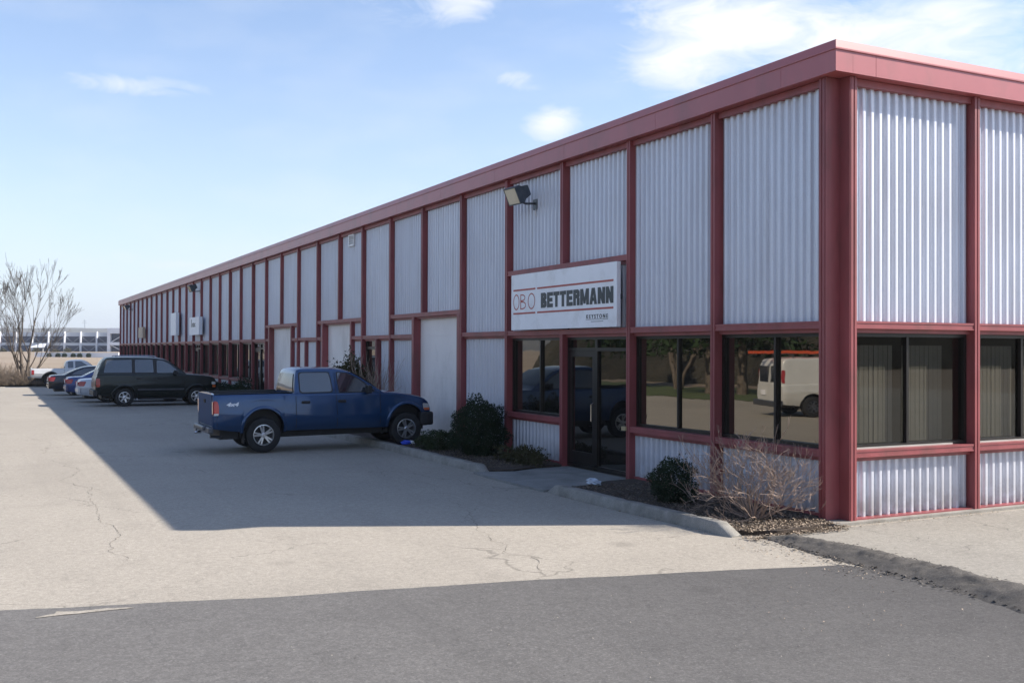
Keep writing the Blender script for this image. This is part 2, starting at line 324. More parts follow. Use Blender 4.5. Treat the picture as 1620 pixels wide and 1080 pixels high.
def jag(pts, step, amp, seed=0):
    out = []
    for (a, b) in zip(pts[:-1], pts[1:]):
        L = math.hypot(b[0] - a[0], b[1] - a[1]); n = max(1, int(L / step))
        for i in range(n):
            t_ = i / n; x = a[0] + (b[0] - a[0]) * t_; y = a[1] + (b[1] - a[1]) * t_
            q = noise.noise(Vector((x * 2.1 + seed, y * 2.1, seed))) * amp + noise.noise(Vector((x * 9 + seed, y * 9, seed + 3))) * amp * .4
            nx, ny = -(b[1] - a[1]) / L, (b[0] - a[0]) / L
            out.append((x + nx * q, y + ny * q))
    out.append(pts[-1]); return out

# ------------------------------------------------------------------ ground
def sstep(a, b, x):
    t_ = max(0, min(1, (x - a) / (b - a))); return t_ * t_ * (3 - 2 * t_)
def terr(x, y):
    z = -.03
    z += 1.1 * sstep(305, 350, y)
    z += -.25 * sstep(58.5, 66, y) * (1 - sstep(80, 120, y))
    z += 14 * sstep(45, 190, -x) * (1 - sstep(40, 150, y)) + 10 * sstep(40, 200, -y)
    if y > 60 or x < -30: z += .12 * noise.noise(Vector((x * .15, y * .15, 0)))
    return z
mb = MB()
gx = [-3500, -2000, -1200, -700, -400, -260, -180, -130, -95, -70, -50, -40, -32, -26, -20, -14, -8, -2, 4, 14, 30, 50, 80, 120, 200, 350, 600, 1100, 2000, 3500]
gy = [-3500, -1500, -700, -350, -200, -140, -100, -70, -50, -40, -25, -10, 10, 30, 45, 54, 58, 60, 62, 65, 68, 72, 78, 86, 98, 115, 140, 180, 230, 290, 340, 370, 420, 560, 800, 1200, 1800, 2500, 3500]
mb.grid([[(x, y, terr(x, y)) for x in gx] for y in gy])
o = mb.build('terrain', M['field'], smooth=True, ang=180); tag(o, kind='structure')
poly_sheet('parking_lot', [(-20.5, -40)] + [(-.0, -40), (40, -40), (40, 90), (-3.5, 90), (-3.5, 58.5)] + jag([(-4.5, 58.3), (-9.5, 58.0), (-20.5, 57.5)], 1, .3), 0.0, M['lot'])
# newer asphalt in the foreground, its ragged edge and the worn-through streak
seam = jag([(-20, 2.3), (-14, 1.0), (-9.86, -.1), (-9.31, -.25), (-8.53, -.42), (-7.8, -.62), (-6.91, -.78), (-5.32, -1.05), (-4.39, -1.28), (-3.44, -1.50), (-2.77, -1.68), (-1.75, -1.92)], .12, .03, 3)
poly_sheet('newer_asphalt_pavement', seam + [(-1.45, -3.1), (-1.4, -5), (-1.3, -9), (-1.0, -40), (-20.5, -40), (-20.5, 2.4)], .005, M['fresh'])
poly_sheet('worn_pavement_patch', jag([(-9.60, -.50), (-9.45, -.44), (-9.42, -.36), (-9.25, -.42), (-9.0, -.45), (-8.8, -.52), (-9.0, -.52), (-9.2, -.54), (-9.4, -.53), (-9.59, -.52)], .05, .035, 9), .010, M['lot'])
poly_sheet('side_pavement', [(-1.35, -.2), (-1.0, -.28), (-.6, -.30), (-.1, -.34), (0.0, -.2), (30, -.2), (30, -40), (-1.1, -40), (-1.1, -5), (-1.1, -3.5), (-1.15, -1.9), (-1.3, -.7)], .006, M['lotB'])
# asphalt berm: a low rounded ridge
cl = [(-1.40, -.24, .10, .02), (-1.32, -.5, .22, .05), (-1.25, -.95, .34, .075), (-1.27, -1.5, .42, .085), (-1.25, -2.1, .42, .085), (-1.28, -2.7, .42, .09), (-1.33, -3.3, .42, .095), (-1.42, -3.9, .42, .10), (-1.5, -4.6, .42, .10), (-1.6, -6, .42, .10), (-1.8, -9, .42, .10)]
mb = MB(); rows = []
for i in range(len(cl) - 1):
    a, b_ = cl[i], cl[i + 1]; n = max(2, int(abs(b_[1] - a[1]) / .035))
    for k in range(n):
        q = [a[j] + (b_[j] - a[j]) * k / n for j in range(4)]
        row = []
        for j in range(21):
            u = j / 10 - 1; prof = (math.cos(u * PI) + 1) / 2
            x = q[0] + u * q[2]; y = q[1]
            z = q[3] * prof ** .8
            f_ = max(0, prof) ** .5
            z += f_ * (.02 * noise.noise(Vector((x * 22, y * 22, 9))) + .034 * noise.noise(Vector((x * 4, y * 4, 1))) + .022 * noise.noise(Vector((x * 13, y * 13, 5))) + .012 * noise.noise(Vector((x * 35, y * 35, 2))))
            x += .06 * noise.noise(Vector((y * 3, u, 7))) + (.05 * noise.noise(Vector((y * 14, u * 2, 3))) if abs(u) > .7 else 0)
            row.append((x, y, z - .004 if abs(u) > .95 else z + .006))
        rows.append(row)
mb.grid(rows); o = mb.build('asphalt_berm', M['berm'], smooth=True, ang=60); tag(o, kind='structure')
# pavement cracks: thin tarry slits
def crack(pts, wd, seed):
    mb = MB(); P = jag(pts, .07, .11, seed); P = [(x + random.uniform(-.012, .012), y + random.uniform(-.012, .012)) for x, y in P]; rows = []
    for i, (x, y) in enumerate(P):
        a = P[max(0, i - 1)]; b_ = P[min(len(P) - 1, i + 1)]; dx, dy = b_[0] - a[0], b_[1] - a[1]; L = math.hypot(dx, dy) or 1
        q = wd * .42 * (.25 + .9 * abs(noise.noise(Vector((x * 3, y * 3, seed))))) * min(1, .2 + min(i, len(P) - 1 - i) / 4)
        rows.append([(x - dy / L * q, y + dx / L * q, .0035), (x + dy / L * q, y - dx / L * q, .0035)])
    mb.grid(rows); return mb
mb = MB()
for i, (pts, wd) in enumerate([([(-3.6, 4.5), (-3.9, 3.0), (-4.36, 1.73), (-4.55, .78), (-4.74, .24), (-4.6, -.02), (-4.71, -.46), (-4.82, -.95)], .012), ([(-8.47, 8.25), (-8.62, 4.49), (-8.5, 3.4), (-8.71, 2.38), (-8.6, 1.6)], .012),
    ([(-6.9, 8.3), (-5.4, 8.0), (-4.2, 8.3), (-2.4, 7.9)], .012), ([(-3.0, 9.6), (-3.5, 7.6), (-3.2, 6.0), (-3.7, 4.5)], .011), ([(-8.8, 13), (-8.4, 10.6), (-8.9, 9.2), (-8.3, 7.7)], .014), ([(-5.4, 6.1), (-4.2, 5.7), (-2.2, 6.0)], .009), ([(-3.9, 3.0), (-3.0, 2.8), (-2.1, 3.2)], .008), ([(-9.2, 20), (-8.6, 17), (-8.9, 14.5)], .014)]):
    k = crack(pts, wd, i * 5.3 + 1); mb.add(k.v, k.f)
o = mb.build('pavement_cracks', M['crack']); tag(o, kind='structure')
poly_sheet('grass_strip', jag([(-20.4, 57), (-25.5, 60), (-30, 60)], 3, .1) + [(-30, -60), (-20.8, -60)], .02, M['grass'])
# wooded slopes beyond the road behind and to the left of the viewpoint
def woods(name, pts, h, seed):
    mb = MB(); rows = []
    P = jag(pts, 3, 1.5, seed)
    for i, (x, y) in enumerate(P):
        hh = h * (.75 + .5 * noise.noise(Vector((x * .06, y * .06, seed)))) + 1.6 * noise.noise(Vector((x * .5, y * .5, seed)))
        a = P[max(0, i - 1)]; b_ = P[min(len(P) - 1, i + 1)]; dx, dy = b_[0] - a[0], b_[1] - a[1]; L = math.hypot(dx, dy) or 1; nx, ny = dy / L, -dx / L
        rows.append([(x + nx * d, y + ny * d, max(-.2, terr(x, y) * (d < 20) - .2 + hh * k + (noise.noise(Vector((x * .4, y * .4, d))) * 1.2 if k else 0))) for d, k in ((0, 0), (1.5, .45), (4, .8), (9, 1), (20, .9), (32, 0))])
    mb.grid(rows); o = mb.build(name, M['woods'], smooth=True, ang=60, fix=True); tag(o, kind='stuff', label='brown bare woodland massed beyond the lot', cat='woodland'); return o
woods('woodland', [(-34, 75), (-36, 40), (-35, 0), (-33, -45), (-20, -60), (20, -62), (90, -60)], 6.5, 4)
# far ridge
mb = MB(); rows = []
for x in range(-2600, 3400, 60):
    hh = 49 + 9 * noise.noise(Vector((x * .0022, 3, 0))) + 5 * noise.noise(Vector((x * .009, 1, 2)))
    rows.append([(x, 2150, -6), (x, 2350, hh * .6), (x, 2650, hh), (x, 2950, hh * .8), (x, 3300, -5)])
mb.grid(rows); o = mb.build('hills', M['hill'], smooth=True, ang=180); tag(o, kind='structure')

# ------------------------------------------------------------------ warehouse
Y = [0.26, 2.6, 4.96, 7.32, 9.74, 12.15, 14.61, 17.0, 19.42, 21.75, 24.18, 26.66, 29.1, 31.55, 33.92, 36.28, 38.62, 40.98, 43.38, 45.84, 48.22]
while len(Y) < 36: Y.append(Y[-1] + (83.58 - 48.22) / 15)
SX = [.325 + 2.4 * j for j in range(9)]
LEN = Y[35] + .06; WID = SX[-1] + .06
ZM = 2.70; ZH = 3.25; ZS = 3.98; ZT = 5.965; ZSILL = .97; PX = .15; FW = .052; BH = .10
bld = empty('warehouse'); tag(bld, 'long low warehouse of corrugated metal panels framed in oxide red steel', 'warehouse')
bld['label'] = 'long low warehouse of corrugated grey metal panels framed in oxide red steel'
# T(face, u, d, z): face 0 = long front (u along +y, depth d along +x); face 1 = short end (u along +x, depth along +y)
def fbox(mb, face, u0, u1, d0, d1, z0, z1):
    if face == 0: mb.box(d0, d1, u0, u1, z0, z1)
    else: mb.box(u0, u1, d0, d1, z0, z1)
def corr(face, u0, u1, z0, z1, d=PX, amp=.026, pitch=.152):
    mb = MB(); lo = []; hi = []      # box-rib sheet: flat crests, sloping webs, flat valleys
    us = [(u0, None)]; k = math.floor(u0 / pitch)
    while k * pitch < u1:
        us += [(k * pitch + f_ * pitch, v) for f_, v in ((0, -1), (.36, -1), (.385, -.86), (.455, .86), (.48, 1), (.88, 1), (.905, .86), (.975, -.86))]; k += 1
    us = [q for q in us if q[1] is not None]
    def val(u):
        for (a, va), (b_, vb) in zip(us[:-1], us[1:]):
            if a <= u <= b_: return va + (vb - va) * (u - a) / (b_ - a)
        return us[-1][1]
    pts = [(u0, val(u0))] + [q for q in us if u0 < q[0] < u1] + [(u1, val(u1))]
    for u, v in pts:
        q = d + amp * v
        p = (q, u) if face == 0 else (u, q)
        lo.append((*p, z0)); hi.append((*p, z1))
    mb.grid([lo, hi]); o = mb.build('corrugated_panel', M['corr'], bld, smooth=True, ang=80)
    return o
def mullion(face, u, z0, z1, nm='mullion', w=FW, dep=.17):
    mb = MB()      # two lips with a groove between, and the web behind
    fbox(mb, face, u - w, u - .012, 0, dep, z0, z1); fbox(mb, face, u + .012, u + w, 0, dep, z0, z1); fbox(mb, face, u - .012, u + .012, .009, dep, z0, z1)
    return mb.build(nm, M['red'], bld)
def beam(face, u0, u1, zt, nm='cross_beam', h=BH):
    mb = MB(); fbox(mb, face, u0, u1, .008, .17, zt - .028, zt); fbox(mb, face, u0, u1, .016, .17, zt - h + .02, zt - .028); fbox(mb, face, u0, u1, .008, .17, zt - h, zt - h + .02)
    fbox(mb, face, u0, u1, .085, .17, zt - h - .055, zt - h)
    return mb.build(nm, M['red'], bld)
def window(face, u0, u1, z0, z1, glass, yaw=0.0):
    fr = MB(); D0, D1 = .145, .235
    fbox(fr, face, u0, u0 + .055, D0, D1, z0, z1); fbox(fr, face, u1 - .055, u1, D0, D1, z0, z1)
    fbox(fr, face, u0 + .055, u1 - .055, D0, D1, z0, z0 + .05); fbox(fr, face, u0 + .055, u1 - .055, D0, D1, z1 - .05, z1)
    if face == 1:
        tk_ = MB(); fbox(tk_, face, u0 + .002, u1 - .30, D0 - .012, D0 - .001, z0, z0 + .022); tk_.build('sill_track', M['alu'], bld)
    um = (u0 + u1) / 2 - (.06 if face == 0 else 0.02)
    fbox(fr, face, um - .022, um + .022, D0 + .02, D1, z0 + .05, z1 - .05)
    f = fr.build('window_frame', M['dark_frame'], bld)
    for a, b_, d in ((u0 + .055, um - .022, .215), (um + .022, u1 - .055, .195)):
        g = MB(); fbox(g, face, a, b_, d, d + .006, z0 + .05, z1 - .05)
        if yaw: g.v = [(x + yaw * (y_ - (a + b_) / 2), y_, z) for x, y_, z in g.v]
        g.build('pane', glass, f)
    return f
def storefront(u0, u1, z1, num=None):
    fr = MB(); D0, D1 = .12, .2
    for a, b_ in ((u0, u0 + .07), (u1 - .07, u1)): fr.box(D0, D1, a, b_, .06, z1)
    um = u0 + (u1 - u0) * .53; fr.box(D0, D1, um - .045, um + .045, .06, z1); fr.box(D0 - .002, D1, u0 + .07, um - .045, 2.28, 2.34); fr.box(D0 - .002, D1, um + .045, u1 - .07, 2.28, 2.34)
    fr.box(D0, D1, u0 + .07, um - .045, z1 - .05, z1); fr.box(D0, D1, um + .045, u1 - .07, z1 - .05, z1); fr.box(D0, D1, u0 + .07, u1 - .07, .06, .14)
    f = fr.build('door_frame', M['dark_frame'], bld)
    g = MB()
    g.box(.165, .171, u0 + .07, um - .045, .14, 2.28); g.box(.165, .171, u0 + .07, um - .045, 2.34, z1 - .05); g.box(.165, .171, um + .045, u1 - .07, 2.34, z1 - .05)
    g.build('pane', M['doorglass'], f)
    d = MB(); a, b_ = um + .05, u1 - .075; d.box(.125, .17, a, a + .09, .145, 2.275); d.box(.125, .17, b_ - .09, b_, .145, 2.275); d.box(.125, .17, a + .09, b_ - .09, .145, .36); d.box(.125, .17, a + .09, b_ - .09, 2.17, 2.275)
    dd = d.build('door', M['dark_frame'], bld)
    g = MB(); g.box(.145, .151, a + .09, b_ - .09, .36, 2.17); g.build('pane', M['doorglass'], dd)
    h = MB(); h.tube([(.12, a + .05, .95), (.075, a + .05, .97), (.075, a + .05, 1.28), (.12, a + .05, 1.3)], .012, 6); h.build('handle', M['chrome'], dd)
def gdoor(u0, u1, z1):
    for a, b_ in ((u0 - .14, u0), (u1, u1 + .14)): fr = MB(); fr.box(0.0, .24, a, b_, 0.02, z1); fr.build('door_jamb', M['red'], bld)
    mb = MB(); n = 6; h = (z1 - .03) / n
    for i in range(n):
        mb.box(.205, .23, u0, u1, .03 + i * h + .006, .03 + (i + 1) * h - .006); mb.box(.2145, .2255, u0, u1, .03 + (i + 1) * h - .006, .03 + (i + 1) * h + .006) if i < n - 1 else None
        for q in (.3, .55, .8): mb.box(.2025, .2055, u0 + .01, u1 - .01, .03 + i * h + h * q - .006, .03 + i * h + h * q + .006)
    d = mb.build('garage_door', M['door_white'], bld)
    h = MB(); h.box(.16, .2, (u0 + u1) / 2 - .08, (u0 + u1) / 2 + .08, .25, .29); h.build('handle', M['steelgrey'], d)
def channel(face, u0, u1, z0, z1, d=.125): # red flashing over the panel edge
    mb = MB(); fbox(mb, face, u0, u1, d - .03, PX + .03, z0, z1); return mb

G1 = {5: 0, 6: 0, 8: 0, 9: 0, 11: 0, 12: 0}
class Trim:
    def box(s, *a): mb = MB(); mb.box(*a); mb.build('flashing', M['red'], bld)
trim = Trim()
for k in range(35):
    a, b_ = Y[k] + FW, Y[k + 1] - FW
    zl = ZM if k not in G1 else ZH
    if k in (2, 3): zl = ZS
    corr(0, a, b_, zl, ZT - .095)
    fbox(trim, 0, a, b_, .06, .18, ZT - .095, ZT - .002)
    if k in (2, 3): corr(0, a, b_, ZM, ZS - BH)
def low_panel(face, u0, u1, z0, z1):
    corr(face, u0, u1, z0, z1); fbox(trim, face, u0, u1, .09, .16, .0 if face else .03, z0)
for k in list(range(36)):
    if k in (6, 9, 12): mullion(0, Y[k], ZH, ZT - .001)
    elif k == 3: mullion(0, Y[k], ZS, ZT - .001); mullion(0, Y[k], .02, ZM - BH)
    else: mullion(0, Y[k], .02, ZT - .001)
# cross beams butt between mullions
def beams(face, ks, zt, arr, h=BH):
    for k in ks: beam(face, arr[k] + FW, arr[k + 1] - FW, zt, h=h)
beams(0, [k for k in range(35) if k not in G1 and k not in (2, 3)], ZM, Y)
beam(0, Y[2] + FW, Y[4] - FW, ZM); beam(0, Y[2] + FW, Y[4] - FW, ZS)
beam(0, Y[5] + FW, Y[7] - FW, ZH); beam(0, Y[8] + FW, Y[10] - FW, ZH); beam(0, Y[11] + FW, Y[13] - FW, ZH)
gz = ZH - BH
# garage group A
gdoor(12.36, 15.16, gz); fbox(trim, 0, Y[5] + FW, 12.22, .1, .2, .03, gz)
beam(0, 15.302, Y[7] - FW, ZM); low_panel(0, 15.302, Y[7] - FW, .1, ZM - BH); corr(0, 15.302, Y[7] - FW, ZM, gz)
# group B
gdoor(20.54, 23.46, gz); beam(0, Y[8] + FW, 20.398, ZM); low_panel(0, Y[8] + FW, 20.398, .1, ZM - BH); corr(0, Y[8] + FW, 20.398, ZM, gz)
beam(0, 23.602, Y[10] - FW, ZM); low_panel(0, 23.602, Y[10] - FW, .1, ZM - BH); corr(0, 23.602, Y[10] - FW, ZM, gz)
# group C
gdoor(27.60, 30.82, gz); beam(0, Y[11] + FW, 27.458, ZM); low_panel(0, Y[11] + FW, 27.458, .1, ZM - BH); corr(0, Y[11] + FW, 27.458, ZM, gz)
beam(0, 30.962, Y[13] - FW, ZM); low_panel(0, 30.962, Y[13] - FW, .1, ZM - BH); corr(0, 30.962, Y[13] - FW, ZM, gz)
# bay 4 full panel, bay 7 door + panel, bay 10 panel + white door
low_panel(0, Y[4] + FW, Y[5] - FW, .1, ZM - BH)
mullion(0, 18.13, .02, ZM - BH, 'door_post'); low_panel(0, Y[7] + FW, 18.13 - FW, .1, ZM - BH)
d = MB(); a, b_ = 18.19, Y[8] - FW - .01; d.box(.12, .2, a, a + .1, .06, ZM - BH); d.box(.12, .2, b_ - .1, b_, .06, ZM - BH); d.box(.12, .2, a + .1, b_ - .1, .06, .3); d.box(.12, .2, a + .1, b_ - .1, 2.3, 2.38); d.box(.12, .2, a + .1, b_ - .1, ZM - BH - .06, ZM - BH)
d = d.build('door', M['dark_frame'], bld); g = MB(); g.box(.16, .166, a + .1, b_ - .1, .3, 2.3); g.box(.16, .166, a + .1, b_ - .1, 2.38, ZM - BH - .06); g.build('pane', M['glass'], d)
mullion(0, 25.63, .02, ZM - BH, 'door_post'); low_panel(0, Y[10] + FW, 25.63 - FW, .1, ZM - BH)
d = MB(); d.box(.10, .15, 25.70, Y[11] - FW - .01, .04, ZM - BH); d = d.build('door', M['door_white'], bld); h = MB(); h.tube([(.1, 25.8, 1.05), (.05, 25.8, 1.05), (.05, 25.9, 1.05)], .014, 6); h.build('handle', M['steelgrey'], d)
# windows with sill beam and lower panel
wins = [0, 1, 3] + [14, 15, 16, 17, 18] + list(range(20, 35))
for k in wins:
    a, b_ = Y[k] + FW, Y[k + 1] - FW
    window(0, a, b_, ZSILL, ZM - BH - .055, M['glass'], {1: -.022}.get(k, 0)); s_ = beam(0, a, b_, ZSILL, 'sill'); low_panel(0, a, b_, .1, ZSILL - BH - .055)
for k in (2, 13, 19): storefront(Y[k] + FW, Y[k + 1] - FW, ZM - BH - .055)
# short end
for j in range(len(SX)):
    mullion(1, SX[j], .02, ZT - .001)
for j in range(len(SX) - 1):
    a, b_ = SX[j] + FW, SX[j + 1] - FW
    corr(1, a, b_, ZM, ZT - .095); fbox(trim, 1, a, b_, .06, .18, ZT - .095, ZT - .002)
    beam(1, a, b_, ZM); window(1, a, b_, ZSILL, ZM - BH - .055, M['glassB']); beam(1, a, b_, ZSILL, 'sill'); corr(1, a, b_, .055, ZSILL - BH - .055)
    fbox(trim, 1, a, b_, .02, .16, .0, .055)
# notched corner post
mb = MB(); mb.box(.006, .255, .188, .207, .04, ZT - .002); mb.box(.255, .272, .006, .207, .04, ZT - .002); mb.build('corner_post', M['red'], bld)
# blinds behind the end windows, and near-black backing in place of unlit rooms
mb = MB(); rb = random.Random(3)
for j in range(len(SX) - 1):
    x = SX[j] + .12
    while x < SX[j + 1] - .12:
        if 1.02 < x - SX[j] < 1.2 or j == 0 and 2.0 < x - SX[j] < 2.4: x += .09; continue
        t_ = rb.uniform(-.0025, .0025); mb.add([(x, .29 + t_, ZSILL + .06), (x + .089, .295 - t_, ZSILL + .06), (x + .089, .295 - t_, 2.38), (x, .29 + t_, 2.38)], [(0, 1, 2, 3)]); x += .09
mb.build('window_blinds', M['blind'], bld)
mb = MB(); mb.box(.36, WID - .2, .55, .6, 0, 5.8); mb.box(.31, .36, .60, LEN - .1, 0, 5.8); mb.box(.36, WID - .2, .25, .55, .85, .9); mb.box(.36, WID - .2, .25, .55, 2.62, 2.7); mb.build('dark_backing', M['core'], bld)
mb = MB(); mb.box(WID - .1, WID, .02, LEN, 0, 5.9); mb.box(.2, WID - .1, LEN - .1, LEN, 0, 5.9); mb.build('rear_wall', M['white'], bld)
# roof slab, fascia, coping
mb = MB(); mb.box(.1, WID, .1, LEN, ZT + .01, 6.25); mb.build('roof', M['roof'], bld)
fa = MB(); y = -.1; first = True
yy = [-.1, .95]; 
while yy[-1] < LEN + .1: yy.append(min(yy[-1] + 3.05, LEN + .1) if yy[-1] + 3.05 < LEN - 1 else LEN + .1.__float__())
for a, b_ in zip(yy[:-1], yy[1:]): fa.box(-.1, .2, a + (.003 if a > 0 else 0), b_ - .003, 5.97, 6.262); fa.box(-.096, -.05, b_ - .003, b_ + .003, 5.973, 6.26)
xx = [.2, .62]
while xx[-1] < WID: xx.append(min(xx[-1] + 3.05, WID + .1))
for a, b_ in zip(xx[:-1], xx[1:]): fa.box(a + .003, b_ - .003, -.1, .2, 5.97, 6.262)
fa.build('fascia', M['redfascia'], bld)
cp = MB()
def copr(pts):  # L-shaped run round the corner; profile of (outward offset, z)
    rows = []
    for off, z in pts: rows.append([(-off, LEN + .1, z), (-off, 30, z), (-off, -off, z), (9, -off, z), (WID + .1, -off, z)])
    cp.grid(rows)
copr([(.098, 6.255), (.118, 6.255), (.118, 6.275), (.098, 6.278), (.098, 6.283), (.085, 6.385), (.06, 6.392), (-.25, 6.37), (-.25, 6.2)])
o = cp.build('coping', M['redfascia'], bld)
# foundation strip
mb = MB(); mb.box(-.07, WID, -.10, .12, -.05, .036); mb.box(-.03, .1, .12, 5.0, -.05, .036); mb.box(-.03, .1, 7.25, LEN, -.05, .036); mb.box(.1, .31, .12, LEN, -.05, .0355); mb.build('foundation', M['concrete'], bld)
# louvre vent
mb = MB(); mb.box(.07, .16, 20.42, 20.50, 5.5, 6.0 - .12); mb.box(.07, .16, 20.86, 20.94, 5.5, 5.88); mb.box(.07, .16, 20.5, 20.86, 5.5, 5.56); mb.box(.07, .16, 20.5, 20.86, 5.82, 5.88)
for z in (5.625, 5.70, 5.775): mb.box(.08, .10, 20.5, 20.86, z - .009, z + .009)
mb.box(.08, .15, 20.66, 20.70, 5.56, 5.82)
v = mb.build('vent', M['white'], bld); mb = MB(); mb.box(.141, .159, 20.5, 20.86, 5.56, 5.82); mb.build('louvre_recess', M['core'], v)
mb = MB(); mb.box(-.03, .004, 4.99, 5.12, .89, .96); mb.build('sill_end_cap', M['yellow'], bld)

# ------------------------------------------------------------------ lettering
def text(name, s, m, parent, y, z, h, wid, x, bold=0.0, shear=0, mw=None):
    cu_ = bpy.data.curves.new(name, 'FONT'); cu_.body = s; cu_.size = 1; cu_.offset = bold; cu_.extrude = .004; cu_.shear = shear
    tmp = bpy.data.objects.new(name, cu_); me = bpy.data.meshes.new_from_object(tmp); bpy.data.objects.remove(tmp)
    xs = [v.co.x for v in me.vertices]; ys_ = [v.co.y for v in me.vertices]
    x0, x1, y0, y1 = min(xs), max(xs), min(ys_), max(ys_)
    for v in me.vertices:
        a = (v.co.x - x0) / (x1 - x0) * wid; b_ = (v.co.y - y0) / (y1 - y0) * h; c_ = v.co.z
        v.co = mw(a, b_, c_) if mw else (x - c_, y - a, z + b_)
    me.materials.clear(); me.materials.append(m); me.update()
    o = bpy.data.objects.new(name, me); C.objects.link(o); o.parent = parent; return o
text('door_number', '1', M['white'], bld, 47.95, 2.40, .16, .08, .15, .02)
text('door_number', '3', M['white'], bld, 33.38, 2.39, .16, .12, .15, .02)
sg = empty('shop_sign', (0, 7.2, 0)); tag(sg, 'wide white sign with OBO BETTERMANN lettering over the entrance door', 'sign')
sg['label'] = 'wide white lettered sign with two red lines above the black glass entrance'
def loc(mb, dy):
    mb.v = [(x, y_ - dy, z) for x, y_, z in mb.v]; return mb
mb = MB(); mb.box(-.12, -.04, 8.13, 9.23, 2.712, 3.862); mb.box(-.12, -.04, 5.13, 8.127, 2.712, 3.862); loc(mb, 7.2).build('sign_board', M['signwhite'], sg)
mb = MB(); mb.box(-.04, .0, 5.4, 5.5, 2.8, 3.8); mb.box(-.04, .0, 8.6, 8.7, 2.8, 3.8); mb.box(-.045, -.002, 5.13, 9.23, 3.2, 3.3); loc(mb, 7.2).build('mounting_rail', M['steelgrey'], sg)
mb = MB()
for z in (3.52, 3.035): mb.box(-.124, -.119, 8.16, 9.13, z, z + .035); mb.box(-.124, -.119, 5.24, 8.08, z, z + .035)
loc(mb, 7.2).build('red_line', M['signred'], sg)
mb = MB()   # O B O drawn as thin outlined letters
def ring(cy, ry, rz, z, th=.024, n=32):
    rows = [[(-.123, cy + math.cos(2 * PI * i / n) * (ry - d), z + math.sin(2 * PI * i / n) * (rz - d)) for i in range(n + 1)] for d in (0, th)]
    mb.grid(rows)
ring(8.995, .135, .165, 3.29); ring(8.325, .155, .165, 3.29)
mb.box(-.124, -.121, 8.785, 8.81, 3.135, 3.445)
for zc, rz, ry in ((3.373, .073, .20), (3.217, .083, .235)):
    n = 14; rows = [[(-.123, 8.80 - math.cos(PI * (i / n - .5)) ** .6 * (ry - d), zc + math.sin(PI * (i / n - .5)) * (rz - d)) for i in range(n + 1)] for d in (0, .024)]
    mb.grid(rows)
loc(mb, 7.2).build('thin_letters', M['signred'], sg)
